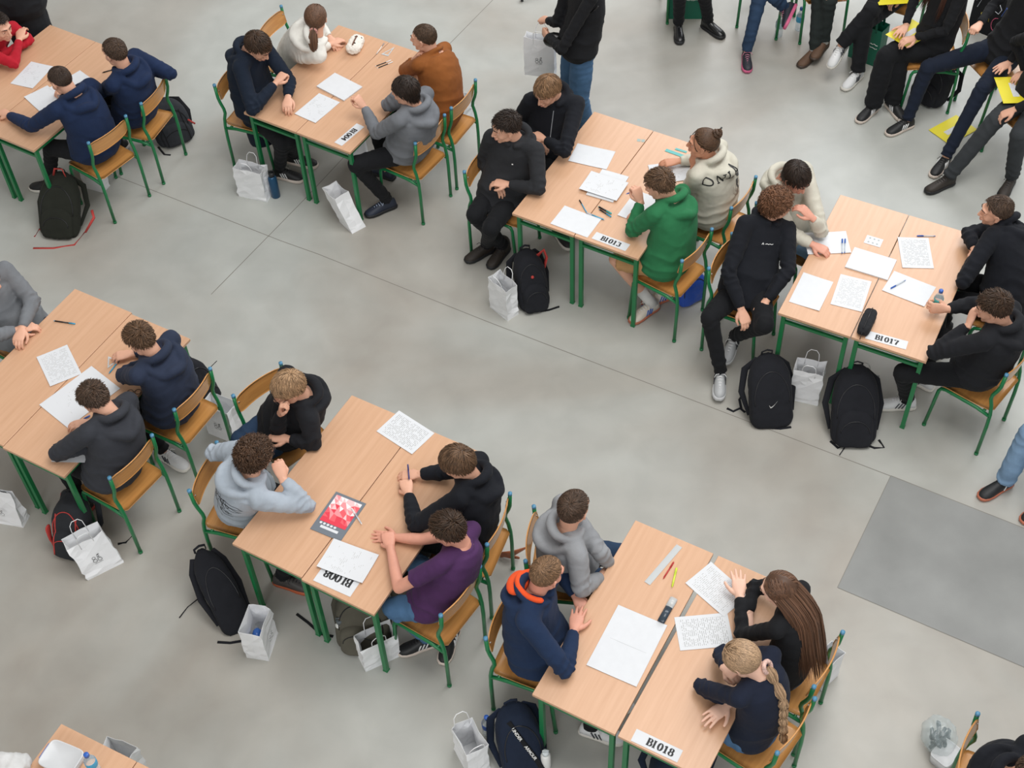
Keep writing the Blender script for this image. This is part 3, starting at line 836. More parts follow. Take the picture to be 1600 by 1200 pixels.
    Hm = np.stack([hr, hf, hu], 1)
    # ---- body: one continuous figure (torso, limbs, neck) with head and hands grown on
    b = MB()
    def torso(mb, grow, t0, t1, hoodie=False, bulge=0):
        ts = [x for x in (-.20, -.12, 0, .15, .3, .45, .6, .75, .86, .94, 1.0) if t0 <= x <= t1]
        W_ = np.interp(ts, [-.2, -.1, 0, .2, .45, .7, .86, .95, 1.0], [.10, .150, .165, .152, .150, .168, .150, .095, .060])
        D_ = np.interp(ts, [-.2, -.1, 0, .2, .45, .7, .86, .95, 1.0], [.08, .110, .118, .108, .106, .112, .095, .075, .058])
        rings = []
        for t, w, d in zip(ts, W_, D_):
            c = cen(t) if t >= 0 else hip+ZV*t*tlen*.9; s = side(t); 
            ax = unit(cen(t+.04)-cen(t-.04)) if t > 0 else ZV
            s = unit(s-ax*np.dot(s, ax)); fd = np.cross(s, ax)
            k_ = bulge*math.exp(-((t-.12)/.42)**2); w = (w*slim+grow+k_*.026)*S_; d = (d*slim+grow+k_*.040)*S_; c = c+tf*.022*k_
            rings.append([c+s*w*np.sign(math.cos(q))*abs(math.cos(q))**.85+fd*d*np.sign(math.sin(q))*abs(math.sin(q))**.9 for q in np.linspace(0, 2*math.pi, 24, endpoint=False)])
        mb.loft(rings)
    torso(b, -.014, -.2, 1.0); ba = 1.0 if top == 'tshirt' else .84
    skull = H-hu*.10-hf*.035
    b.tube([N-T*.05, N, skull, H-hu*.06-hf*.03], [.054, .051, .050, .05], 14)
    for nm in arms:
        S, e, w, hdv, bk, pose, sg = arms[nm]
        b.tube([N-T*.06, S*.6+(N-T*.06)*.4, S], [.046, .042, .040], 12, roundcap=True)
        b.tube([S, S*.5+e*.5, e], [.042*ba, .042*ba, .036*ba], 12, roundcap=True); b.tube([e, e*.6+w*.4, w-hdv*0], [.036*ba, .036*ba, .0255], 12, roundcap=True)
    for nm in lg:
        J, k, an, to, up, ss = lg[nm]
        b.tube([J, J*.5+k*.5, k], [.072, .065, .048], 12, roundcap=True); b.tube([k, k*.65+an*.35, an], [.047, .047, .033], 12, roundcap=True)
        b.tube([an, an-unit(up)*.05, an-unit(up)*.06+to*.09], [.033, .032, .022], 10, roundcap=True)
    W, Q = remesh(b, .0085 if (top == 'tshirt' or shorts) else .012, 3)
    Vs = [W]; Fs = [Q]; Ms = [np.zeros(len(Q), int)]; nb = len(W)
    (hW, hQ, _), = HEAD[0]; hv = (hW*S_)@Hm.T+H; Vs.append(hv); Fs.append(hQ+nb); Ms.append(np.zeros(len(hQ), int)); nb += len(hv)
    hands = {}
    for nm in arms:
        S, e, w, hdv, bk, pose, sg = arms[nm]
        hW2, hQ2 = HANDS[pose]; y = np.cross(bk, hdv)     # left-hand thumb direction (+y local)
        Mh = np.stack([hdv, y*(1 if sg < 0 else -1), bk], 1)
        hv = (hW2*S_*1.0)@Mh.T+w+hdv*.005; q2 = hQ2 if sg < 0 else hQ2[:, ::-1]
        Vs.append(hv); Fs.append(q2+nb); Ms.append(np.zeros(len(q2), int)); nb += len(hv); hands[nm] = (w, hdv, bk, Mh)
    aV, aF, aM = HEAD[1].arrays(); aF = [tuple(i+nb for i in x) for x in aF]
    Fall = [tuple(x) for arr in Fs for x in arr.tolist()]+aF
    Vall = np.concatenate(Vs+[(aV*S_)@Hm.T+H]); Mall = list(np.concatenate(Ms))+aM
    mkobj('body', Vall-O, Fall, [skin(sk, SK[sk]), M_EYE, M_IRIS, lips(sk)], o, True, Mall)
    # ---- top
    if top:
        t = MB(); g = .016 if top in ('hoodie', 'jacket') else .009
        if top == 'hoodie': g = .022
        lo = -.12 if hem is None else hem
        torso(t, g, lo, .94, bulge=1.0 if top in ('hoodie', 'jacket') else .45)
        if hem is not None and hem < -.12:          # long coat skirt
            cc = hip+ZV*0
            t.tube([cc, cc-ZV*.14+f*.02, cc-ZV*.30+f*.05], [.16, .17, .18], 20, ref=prt, flat=.85)
        sl = {}
        for nm in arms:
            S, e, w, hdv, bk, pose, sg = arms[nm]
            t.tube([N-T*.055, S*.5+(N-T*.05)*.5, S], [.052+g, .052+g*.8, .050+g*.7], 14, roundcap=True)
            if top == 'tshirt':
                m_ = S*.36+e*.64; t.tube([S, S*.7+e*.3, m_], [.052+g*.7, .056, .058], 14, roundcap=False)
            else:
                k_ = 1.0 if top != 'sweater' else .9
                wr = w-unit(w-e)*.012
                t.tube([S, S*.5+e*.5, e], [(.050+g*.75)*k_, (.048+g*.6)*k_, (.043+g*.5)*k_], 14, roundcap=True)
                t.tube([e, e*.72+wr*.28, e*.25+wr*.75, wr], [(.043+g*.5)*k_, (.043+g*.45)*k_, (.037+g*.3)*k_, .034], 14, roundcap=False)
                t.tube([wr-unit(w-e)*.05, wr-unit(w-e)*.045, wr], [.030, .0365, .0345], 14)
        if top in ('sweater', 'tshirt'):
            t.tube([N-T*.10, N-T*.03, N-T*.004-tf*.004], [.095, .078, .068], 20, ref=srt)
            cp = [N-T*.006+srt*math.cos(q)*.064-tf*math.sin(q)*.060+T*(.016*math.sin(q)-.010) for q in np.linspace(0, 2*math.pi, 20)]
            t.tube(cp, .0095, 8)
        if top in ('jacket',):
            cp = [N+T*.012+srt*math.cos(q)*.075-tf*math.sin(q)*.068+T*(.025*math.sin(q)-.01) for q in np.linspace(0, 2*math.pi, 20)]
            t.tube(cp, .020, 8)
        if top == 'hoodie':
            bkv = -tf
            cp = []; cr_ = []; rim = []; rr = []
            for q in np.linspace(R(-72), R(252), 25):     # from right front round the back to left front
                s_, c_ = math.sin(q), math.cos(q); bb = max(s_, 0)
                cp.append(N+srt*c_*(.088+.012*bb)+bkv*s_*.088+T*(.018+.030*bb*1.0-.045*max(-s_, 0))); cr_.append(.020+.012*bb)
            t.tube(cp, cr_, 10, roundcap=True)
            for q in np.linspace(R(-15), R(195), 21):
                s_, c_ = math.sin(q), math.cos(q); bb = max(s_, 0)
                rim.append(N+srt*c_*(.118+.01*bb)+bkv*(s_*.150+.015)+T*(-.012-hang*bb+.012*math.sin(5*q+hseed))); rr.append(.024+.014*bb)
            t.tube(rim, rr, 10, roundcap=True)
            # pouch between
            Mp = np.stack([srt, bkv, T], 1)
            t.ell(N+bkv*.095-T*(.050+hang*.5), (.115, .072, .062), Mp, 18, 10)
            t.ell(N+bkv*.125-T*(.075+hang), (.085, .050, .060), Mp, 18, 10)
        W, Q = remesh(t, .0088, 3)
        if isinstance(Q, np.ndarray):
            Nn = normals(W, Q); disp = .0022*pnoise(W, 14, hseed, 2)
            # folds across sleeves and waist
            amp = np.full(len(W), 0.0)
            for nm in arms:
                S, e, w, hdv, bk, pose, sg = arms[nm]
                for A_, B_, at_e in ((S, e, 1.0), (e, w, 0.0)):
                    d = B_-A_; ln = np.linalg.norm(d); d = d/ln; tt = (W-A_)@d; rad = np.linalg.norm(W-A_-np.outer(tt, d), axis=1)
                    ins = np.exp(-np.maximum(rad-.06, 0)**2/.02**2)*((tt > -.03) & (tt < ln+.03))
                    nearE = np.exp(-((tt-at_e*ln)/.10)**2)
                    ph = tt*2*math.pi/.060+6.5*pnoise(W, 3.6, hseed+3, 2)+1.5*pnoise(W, 9, hseed+4, 1)
                    disp = disp+ins*(.0075*nearE+.0022)*(1-np.abs(np.sin(ph/2))*2)*.5*fold*(.55+.9*np.clip(pnoise(W, 5, hseed+21, 2)+.3, 0, 1))
            d = T; tt = ((W-hip)@d)/tlen; wv = np.exp(-((tt-.12)/.25)**2)+.25
            offs = np.linalg.norm((W-hip)-np.outer((W-hip)@d, d), axis=1) < .24
            ph = (W-hip)@d*2*math.pi/.11+8.0*pnoise(W, 2.2, hseed+9, 2)+.8*(W-hip)@srt*40*.3
            disp = disp+offs*wv*.0055*(1-np.abs(np.sin(ph/2))*2)*fold*.8
            W = W+Nn*disp[:, None]
        tname = {'hoodie': 'hoodie', 'jacket': 'jacket', 'tshirt': 'tshirt', 'sweater': 'sweater'}[top]
        to_ = mkobj(tname, W-O, Q, [topm], o)
        if lining is not None and top == 'hoodie':
            l = MB(); bkv = -tf
            cp = [N+srt*math.cos(q)*(.082)+bkv*(math.sin(q)*.10)+T*(.040+.026*max(math.sin(q), 0)-.03*max(-math.sin(q), 0)) for q in np.linspace(R(-35), R(215), 25)]
            l.tube(cp, .018, 8, roundcap=True)
            l.ell(N+bkv*.105+T*.020, (.088, .060, .034), np.stack([srt, bkv, T], 1), 16, 9)
            W2, Q2 = remesh(l, .007, 2); mkobj('hood_lining', W2-O, Q2, [lining], to_)
        bvh = BVHTree.FromPolygons([tuple(p) for p in W], [tuple(int(i) for i in q) for q in Q])
    else: bvh = None; to_ = None
    # ---- trousers
    p = MB(); g = .012*leg_r
    c0 = hip
    p.ell(hip-ZV*.01, (.155*slim+g, .125*slim+g, .105+g*.5), np.stack([prt, f, ZV], 1), 20, 12)
    for nm in lg:
        J, k, an, to, up, ss = lg[nm]; lr = leg_r
        if shorts:
            e_ = J*.08+k*.92
            p.tube([J, J*.5+k*.5, e_], [.088, .084, .080], 16, roundcap=False)
        else:
            p.tube([J, J*.5+k*.5, k], [.090, .076*(.6+.4*lr)+.004, .060*(.5+.5*lr)+.006], 16, roundcap=True)
            sd_ = unit(an-k); en = an-sd_*(-.005 if lr < 1.3 else -.02)
            p.tube([k, k*.6+an*.4, k*.2+an*.8, en], [.060*(.5+.5*lr)+.006, .056*lr*.9+.006, .048*lr+.004, .047*lr+.002], 16, roundcap=False)
    W, Q = remesh(p, .0095, 3)
    if isinstance(Q, np.ndarray):
        Nn = normals(W, Q); disp = .002*pnoise(W, 14, hseed+1, 2)
        for nm in lg:
            J, k, an, to, up, ss = lg[nm]
            dk = np.linalg.norm(W-k, axis=1); da = np.linalg.norm(W-an, axis=1); dj = np.linalg.norm(W-J, axis=1)
            for A_, B_ in ((J, k), (k, an)):
                d = unit(B_-A_); tt = (W-A_)@d; rad = np.linalg.norm(W-A_-np.outer(tt, d), axis=1)
                ins = (rad < .11)*(tt > 0)*(tt < np.linalg.norm(B_-A_))
                ph = tt*2*math.pi/.075+7*pnoise(W, 3.2, hseed+7, 2)
                disp = disp+ins*(.0045*np.exp(-(dk/.10)**2)+.005*np.exp(-(da/.12)**2)+.003*np.exp(-(dj/.12)**2)+.001)*(1-2*np.abs(np.sin(ph/2)))
        W = W+Nn*disp[:, None]
    pn_ = 'shorts' if shorts else ('jeans' if botm in (DEN, DENL, DEND) else 'trousers')
    po = mkobj(pn_, W-O, Q, [botm or TROU], o)
    for nm in lg:
        J, k, an, to, up, ss = lg[nm]
        if sock is not None:
            s = MB(); sd_ = unit(k-an); s.tube([an-sd_*.03, an+sd_*.06, an+sd_*.15], [.040, .042, .046], 14); s.build('sock', [sock], o, origin=O)
        shoe(o, an, to, up, ss, O)
    # ---- hair
    if hs:
        kw = dict(hair_kw or {})
        if kw.get('fall') == 'back': kw['out'] = Hm.T@(-tf*1.0)
        if 'fall' in kw: kw['fall'] = Hm.T@(unit(unit(hip-N)*1.0-tf*.22+srt*kw.pop('sidefall', 0)) if isinstance(kw['fall'], str) else np.asarray(kw['fall'], float))
        V, F, S = hair(hs if hs in ('buzz', 'short', 'tousled', 'curly', 'medium', 'floppy', 'long', 'tied') else 'short', hseed, hvol, hlen, **kw)
        bV, bF, _ = brows().arrays(); nF = [tuple(x) for x in F.tolist()]+[tuple(i+len(V) for i in x) for x in bF]
        V = np.concatenate([V, bV]); S = np.concatenate([S, np.full(len(bV), .2)])
        ho = hairobj('hair', (V*S_)@Hm.T+H, nF, S, hair_mat(*hm), o, O)
    if glasses:
        g_ = MB()
        for s in (-1, 1):
            g_.tube([(s*.034+.024*math.cos(q), .104, .006+.018*math.sin(q)) for q in np.linspace(0, 2*math.pi, 17)], .0018, 6)
            g_.tube([(s*.058, .103, .012), (s*.078, .085, .014), (s*.082, .0, .012)], .0018, 6)
        g_.tube([(-.01, .106, .012), (.01, .106, .012)], .0018, 6)
        g_.xform(Hm*S_, H); g_.build('glasses', [M_BLACKP], o, origin=O)
    info = dict(o=o, O=O, H=H, Hm=Hm, N=N, T=T, srt=srt, tf=tf, bvh=bvh, top=to_, hands=hands, arms=arms, hip=hip, tl=tlen, legs=lg, f=f, rt=prt)
    PEOPLE[key] = info
    return info

def drawing(info, strokes, cen, right, up, inward, mt, name, w=.004, off=.0018, parent=None):
    """2-D strokes laid on the garment surface (ribbons hugging the cloth)"""
    m = MB(); right = unit(right); up = unit(up); inward = unit(inward)
    for st in strokes:
        ww = w
        if isinstance(st, tuple) and not hasattr(st[0], '__len__'): ww, st = st[0], st[1]
        pts = []
        st = [np.array(p, float) for p in st]
        for a, c in zip(st[:-1], st[1:]):
            n = max(1, int(np.linalg.norm(c-a)/.008))
            for i in range(n): pts.append(a+(c-a)*i/n)
        pts.append(st[-1])
        P3 = []; NN = []
        for q in pts:
            o_ = cen+right*q[0]+up*q[1]-inward*.22
            h = info['bvh'].ray_cast(Vector(o_), Vector(inward))
            if h[0] is None: P3.append(None); NN.append(None); continue
            n_ = np.array(h[1]); 
            if np.dot(n_, inward) > 0: n_ = -n_
            P3.append(np.array(h[0])+n_*off); NN.append(n_)
        run = []
        def flush(run):
            if len(run) < 2: return
            vs = []; fs = []
            for i, (p, n_) in enumerate(run):
                t = unit(run[min(i+1, len(run)-1)][0]-run[max(i-1, 0)][0]); s = np.cross(t, n_)*ww/2
                vs += [p+s, p-s]
            for i in range(len(run)-1): fs.append((2*i, 2*i+1, 2*i+3, 2*i+2))
            m.add(vs, fs)
        for p, n_ in zip(P3, NN):
            if p is None or (run and np.linalg.norm(p-run[-1][0]) > .05): flush(run); run = []
            if p is not None: run.append((p, n_))
        flush(run)
    if m.v: return m.build(name, [mt], parent or info['top'], origin=info['O'], smooth=False)
tz = TABLE_Z
K_ = cloth('black_hoodie', '181a20'); K2 = cloth('soft_black', '1f2024'); NV = cloth('navy_hoodie', '1c2a47')
BR1 = ('brown', '4b3a2e'); BR2 = ('chestnut', '5c4532'); BR3 = ('dark_brown', '3b2a1d'); SND = ('sand', '8a6c4e'); BLD = ('dark_blond', '96785a'); BKH = ('near_black', '2a1f18')
PER = person
# --- top left pair
PER(1, 'boy in a red top with folded arms on the desk, top left corner', ch=1, head=('P', 0, 42), hd=(-35, 12), hs='short', hm=BKH, hseed=31, top='sweater', topm=cloth('red', 'b01f2e'),
    L=dict(e=('P', 46, 62, tz+.06), w=('P', -4, 92, tz+.06), pose='curl'), Rr=dict(e=('P', 22, 100, tz+.06), w=('P', 30, 62, tz+.13)))
PER(2, 'standing person in a long black coat with a small red tag, top left corner', hip=at('P', 34, 5, .90), byaw=-70, head=at('P', 34, 5, .90)+np.array([0, 0, .70]), hd=(-70, 10), standing=True,
    hs='short', hm=BKH, hseed=32, top='jacket', topm=BLK, hem=-.4, leg_r=1.3, L=dict(w=at('P', 34, 5, .90)+np.array([.05, .22, .0])), Rr=dict(w=at('P', 34, 5, .90)+np.array([-.08, .22, .0])))
PER(3, 'boy in a navy hoodie writing, beside the green backpack', ch=3, head=('A', 286, 380), hd=(150, 20), hs='buzz', hm=('cropped_brown', '3f3128'), hseed=11, hlen=1.2, topm=NV,
    L=dict(e=('A', 150, 590, tz+.08), w=('A', 32, 536, tz+.04), pose='curl'), Rr=dict(w=('A', 330, 430, tz+.05)), legs={'L': dict(k=('A', 240, 690, .53), a=('A', 235, 850, .1), t=170)}, shoes='black_sneaker')
PER(4, 'boy in a navy hoodie with his elbow out, next to the red trimmed black backpack', ch=4, head=('A', 540, 250), hd=(148, 8), hs='short', hm=BR1, hseed=12, hlen=.9, topm=NV,
    L=dict(e=('A', 492, 420, tz+.04), w=('A', 462, 420, tz+.05)), Rr=dict(e=('A', 800, 345, .86), w=('A', 640, 320, .80)), shoes='black_sneaker')
# --- BI004
PER(5, 'boy in a long dark navy coat with folded arms beside the white bag', ch=5, head=('B', 262, 232), hd=(-30, 38), hs='floppy', hm=BR3, hseed=14, topm=cloth('ink_navy', '17202e'), hem=-.3,
    Rr=dict(e=('B', 235, 540, tz+.07), w=('B', 350, 410, tz+.16), pose='fist'), L=dict(e=('B', 418, 400, tz+.10), w=('B', 412, 462, tz+.08), hp=-15, pose='curl'),
    legs={'L': dict(k=('B', 420, 690, .5), a=('B', 440, 760, .1), t=-20), 'R': dict(k=('B', 380, 700, .5), a=('B', 370, 830, .1), t=-20)}, shoes='black_stripe')
tie = (.0, -.115, -.045)
g6 = PER(6, 'girl in a white hoodie with a brown ponytail at the BI004 desks', ch=6, head=('B', 550, 92), hz=1.12, hd=(80, 5), syaw=15, hs='tied', hm=('warm_brown', '5d4332'), hseed=15, topm=cloth('cream_white', 'dcdad3'),
    hair_kw=dict(tie=tie), Rr=dict(e=('B', 478, 285, tz+.07), w=('B', 620, 218, tz+.05)), L=dict(w=('B', 615, 185, tz+.07)), slim=.95)
PER(7, 'boy in a grey hoodie with one fist raised, in front of the BI004 card', ch=7, head=('B', 990, 452), hd=(158, 10), hs='medium', hm=BKH, hseed=16, topm=cloth('mid_grey', '6f7277'),
    L=dict(e=('B', 850, 655, .80), w=('B', 788, 530, .86), pose='fist', hy=150, hp=50), Rr=dict(e=('B', 905, 520, tz+.07), w=('B', 935, 480, .90), pose='fist'),
    legs={'L': dict(k=('B', 745, 810, .55), a=('B', 900, 985, .10), t=205)}, shoes='dark_navy')
PER(8, 'person in a brown top resting the chin on a hand, farthest at BI004', ch=8, head=('B', 1082, 190), hd=(160, 5), hs='buzz', hm=('umber', '4d3b2d'), hseed=17, hlen=1.4, top='jacket', topm=cloth('rust_brown', '8a5227'),
    hz=1.13, L=dict(e=('B', 985, 350, tz+.07), w=('B', 1028, 300, .93), pose='fist', hp=60), Rr=dict(w=('B', 1050, 335, tz+.04)), slim=1.08)
# --- standing
h9 = at('M', 740, 430, .90)
PER(9, 'standing person in a black top and blue jeans holding a white paper bag', hip=h9, byaw=200, head=h9+np.array([-.02, .02, .66]), hd=(200, 15), standing=True, hs='medium', hm=BR1, hseed=18, top='sweater', topm=BLK, botm=DEN, hem=-.12,
    Rr=dict(e=h9+np.array([-.16, .12, .14]), w=at('M', 450, 190, .98), fix=False, pose='fist', pn=(.3, 0, -1)), L=dict(e=h9+np.array([-.14, -.20, .12]), w=at('M', 400, 285, .92), fix=False, pose='fist', pn=(1, 0, 0)), slim=1.05, leg_r=1.5, shoes='black_sneaker',
    legs={'R': dict(a=h9*[1, 1, 0]+np.array([-.10, .22, .1])), 'L': dict(a=h9*[1, 1, 0]+np.array([.06, .02, .1]))})
# --- BI013
PER(10, 'boy in a black zip hoodie with sandy hair at the far end of BI013', ch=10, head=('C', 345, 318), hd=(225, 22), syaw=-95, hs='floppy', hm=('sandy_brown', '7a5d42'), hseed=20, topm=K_,
    L=dict(e=('C', 405, 525, tz+.10), w=('C', 335, 485, .84), pose='curl'), Rr=dict(e=('C', 240, 425, .78), w=('C', 305, 480, .76)), byaw=-65)
PER(11, 'boy in a charcoal hoodie sitting sideways with hands clasped, beside BI013', ch=11, byaw=-92, syaw=-110, head=('C', 202, 445), hd=(195, 10), hs='tousled', hm=BKH, hseed=21, topm=cloth('charcoal_black', '2a2b2e'),
    L=dict(e=('C', 315, 655, tz+.06), w=('C', 208, 640, .78), pose='curl'), Rr=dict(e=('C', 122, 560, .74), w=('C', 165, 625, .72), pose='curl'),
    legs={'R': dict(k=('C', 92, 745, .56), a=('C', 190, 850, .10), t=-125), 'L': dict(k=('C', 150, 790, .54), a=('C', 135, 845, .10), t=-150)}, shoes='boot_dark')
P12 = PER(12, 'person in a cream printed hoodie with a hair bun at the far side of BI013', ch=12, head=('C', 885, 500), hd=(165, 3), hs='tied', hm=('bun_brown', '4e3828'), hseed=22, sk='warm', topm=cloth('cream', 'c4c0b2'),
    hair_kw=dict(tie=(.0, -.085, .085)), L=dict(e=('C', 838, 660, tz+.06), w=('C', 850, 600, .92), pose='fist', hp=60), Rr=dict(w=('C', 800, 560, tz+.05)), botm=cloth('grey_trousers', '55524e'))
PER(13, 'boy in a green hoodie holding a pen to his face', ch=13, head=('C', 735, 645), hd=(155, 22), hs='tousled', hm=BR2, hseed=23, topm=cloth('green', '2c7048'),
    L=dict(e=('C', 640, 800, tz+.06), w=('C', 668, 700, .93), pose='fist', hy=120, hp=55), Rr=dict(w=('C', 690, 745, tz+.05)), botm=cloth('tan_shorts', 'b98f62'), shorts=True, sock=cloth('sock_white', 'd8d8d6'), shoes='court',
    legs={'L': dict(k=('C', 580, 900, .50), a=('C', 705, 1050, .10), t=215), 'R': dict(k=('C', 640, 860, .53), a=('C', 760, 1005, .10), t=200)})
# --- BI017
PER(14, 'boy in a cream hoodie covering his mouth, behind the curly haired boy', ch=14, head=('E', 450, 118), hd=(-55, 32), syaw=-50, hs='medium', hm=BKH, hseed=24, sk='rosy', topm=cloth('cream', 'c4c0b2'), botm=DENL,
    L=dict(e=('E', 545, 320, tz+.06), w=('E', 512, 270, .96), pose='curl', hy=150, hp=35), Rr=dict(e=('E', 430, 330, .8), w=('E', 470, 350, tz+.05)))
P15 = PER(15, 'curly haired boy in a black hoodie with a hand on his knee', ch=15, byaw=-75, syaw=-65, head=('E', 378, 222), hd=(15, 5), hs='curly', hm=('copper_brown', '6b4a35'), hseed=25, topm=K_,
    L=dict(e=('E', 420, 470, .74), w=('E', 335, 588, .64), pose='curl', hp=-30), Rr=dict(e=('E', 190, 480, .78), w=('E', 240, 620, .62), pose='curl', hp=-40),
    legs={'R': dict(k=('E', 120, 650, .55), a=('E', 162, 855, .12), t=-100), 'L': dict(k=('E', 330, 680, .58), a=('E', 215, 720, .20), t=-120, tp=-20)}, shoes='silver_runner')
PER(16, 'boy in black with folded arms at the far right of BI017', ch=16, head=('E', 1215, 248), hd=(165, 8), hs='short', hm=BR1, hseed=26, topm=K_,
    L=dict(e=('E', 1090, 515, tz+.06), w=('E', 1135, 410, tz+.08), pose='fist'), Rr=dict(e=('E', 1110, 330, tz+.09), w=('E', 1130, 385, tz+.10)))
PER(17, 'boy in black holding the water bottle, hand on his ear', ch=17, head=('E', 1205, 618), hd=(155, 18), hs='tousled', hm=BR3, hseed=27, topm=K2,
    L=dict(e=('E', 980, 785, tz+.06), w=('E', 1110, 680, .98), pose='curl', hy=60, hp=30, pn=(.6, .3, 0)), Rr=dict(e=('E', 1120, 600, tz+.09), w=('E', 1062, 612, tz+.09), pose='grip', pn=(-.3, .8, -.2), hy=170),
    legs={'L': dict(k=('E', 860, 860, .52), a=('E', 875, 960, .10), t=175)}, shoes='white_sneaker')
# --- BI008
PER(18, 'boy with glasses in a black hoodie, chin on hand, turned away from BI008', ch=18, byaw=-160, syaw=-150, head=('G', 432, 108), hd=(205, 18), hs='floppy', hm=BLD, hseed=28, topm=K2, botm=DEND, glasses=True,
    Rr=dict(e=('G', 395, 250, .80), w=('G', 405, 190, .98), pose='fist', hp=60), L=dict(e=('G', 520, 300, tz+.04), w=('G', 430, 285, .78)),
    legs={'L': dict(k=('G', 300, 360, .5)), 'R': dict(k=('G', 262, 285, .52))})
P19 = PER(19, 'curly haired boy in a pale grey hoodie with a line drawing on the back', ch=19, syaw=20, head=('G', 318, 345), hd=(40, 8), hs='curly', hm=('curly_brown', '4c3728'), hseed=29, topm=cloth('pale_grey', 'a3acb6'),
    Rr=dict(e=('G', 498, 520, tz+.07), w=('G', 412, 425, .95), pose='fist', hy=110, hp=35), L=dict(e=('G', 165, 335, .86), w=('G', 250, 330, .86)), shoes='orange_grey', fold=1.4,
    legs={'R': dict(a=('G', 410, 770, .1)), 'L': dict(a=('G', 450, 740, .1))})
PER(20, 'boy in a black hoodie holding a blue pen, far side of BI008', ch=20, head=('G', 1030, 372), hd=(160, 22), hs='floppy', hm=BR2, hseed=30, topm=K_,
    Rr=dict(e=('G', 990, 400, tz+.07), w=('G', 912, 408, tz+.05), pose='curl'), L=dict(e=('G', 882, 590, tz+.06), w=('G', 856, 478, tz+.05), pose='grip'))
PER(21, 'boy in a purple t-shirt clasping his wrist on the desk', ch=21, head=('G', 997, 610), hd=(160, 18), hs='tousled', hm=BR3, hseed=7, sk='rosy',
       top='tshirt', topm=cloth('purple', '4a2c54'), L=dict(e=('G', 822, 812, tz+.06), w=('G', 792, 668, tz+.05), pose='grip'), Rr=dict(e=('G', 905, 640, tz+.06), w=('G', 812, 634, tz+.03), pose='flat'),
       botm=DEN, shoes='black_stripe', legs={'L': dict(k=('G', 800, 880, .53), a=('G', 925, 985, .10), t=195), 'R': dict(k=('G', 880, 720, .53), a=('G', 1010, 960, .10), t=-110)})
# --- BI018
PER(22, 'boy in a grey hoodie seen from behind at the far left of BI018', ch=22, head=('H', 492, 138), hd=(50, 8), syaw=10, hs='short', hm=BR1, hseed=33, hlen=1.2, topm=cloth('heather_grey', '8e9093'), botm=DEND,
    L=dict(e=('H', 590, 300, .86), w=('H', 625, 345, .74)), Rr=dict(e=('H', 520, 450, .80), w=('H', 600, 400, .72)))
PER(23, 'boy in a navy hoodie with an orange lining, palm flat on the desk', ch=23, head=('H', 385, 393), hd=(35, 15), hs='buzz', hm=('fair_brown', '7c6047'), hseed=9, hlen=1.3, sk='rosy',
       topm=cloth('navy_blue', '20304c'), lining=cloth('orange', 'e4552a'), Rr=dict(e=('H', 455, 765, tz+.06), w=('H', 492, 612, tz+.04), pose='flat'), L=dict(w=('H', 500, 480, tz)), shoes='white_sneaker',
       legs={'R': dict(a=('H', 560, 985, .1), t=-20)})
g24 = PER(24, 'girl with long loose brown hair in a black top, arms crossed on the desk', ch=24, head=('H', 1295, 455), hd=(150, 22), hs='long', hm=('long_brown', '5a4030'), hseed=34, sk='pale', top='sweater', topm=BLK, botm=DEN,
    L=dict(e=('H', 1150, 630, tz+.05), w=('H', 1140, 480, tz+.07), pose='flat'), Rr=dict(e=('H', 1195, 440, tz+.08), w=('H', 1175, 540, tz+.06)), slim=.95, hair_kw=dict(fall='back'), hlen=1.15)
g25 = PER(25, 'girl in a navy sweater with a long blond braid, nearest at BI018', ch=25, head=('H', 1150, 728), hd=(150, 38), hs='tied', hm=('ash_blond', 'a08468'), hseed=35, sk='pale', top='sweater', topm=cloth('navy_knit', '1c2232'), botm=DEN,
    L=dict(e=('H', 985, 830, tz+.06), w=('H', 1075, 890, tz+.05), hy=215, pose='flat'), Rr=dict(e=('H', 1062, 700, tz+.08), w=('H', 1082, 752, tz+.16), pose='fist', hy=-60, hp=30), slim=.95, hair_kw=dict(tie=(.02, -.100, -.080)))
# --- left edge pair
PER(26, 'person in a grey hoodie with folded arms at the left edge', ch=26, head=('P', -22, 432), hd=(-30, 15), hs='short', hm=BR1, hseed=36, topm=cloth('grey', '74777b'), botm=cloth('dark_navy_trousers', '1d2433'),
    L=dict(e=('F', 118, 160, .82), w=('F', 80, 262, .80)), Rr=dict(e=('F', -30, 290, .8), w=('F', 50, 270, .79)))
PER(27, 'boy in a dark navy hoodie leaning on his hand, left edge pair', ch=27, head=('F', 508, 305), hd=(150, 25), hs='tousled', hm=BR2, hseed=5,
       topm=cloth('slate_navy', '2b3346'), L=dict(e=('F', 445, 430, tz+.07), w=('F', 500, 395, tz+.14), pose='fist'), shoes='white_sneaker',
       legs={'L': dict(a=('F', 590, 700, .1), t=-35)}, botm=TROU)
PER(28, 'boy in a charcoal zip hoodie bent over an open booklet, left edge pair', ch=28, head=('F', 345, 520), hd=(148, 35), hs='tousled', hm=BR1, hseed=3,
       topm=cloth('charcoal', '36383e'), L=dict(e=('F', 205, 712, tz+.06), w=('F', 320, 690, tz+.05)), Rr=dict(w=('F', 330, 600, tz+.04)), shoes='red_trim', botm=TROU)
PER(29, 'person in a white hoodie cut off at the bottom left corner', ch=29, head=('P', -100, 1205), hd=(-30, 10), hs='short', hm=BR1, hseed=37, topm=cloth('white_cotton', 'c9c9c8'),
    L=dict(e=('P', 34, 1192, tz+.06), w=('P', 2, 1222, tz+.08)), Rr=dict(w=('P', 20, 1260, tz+.05)))
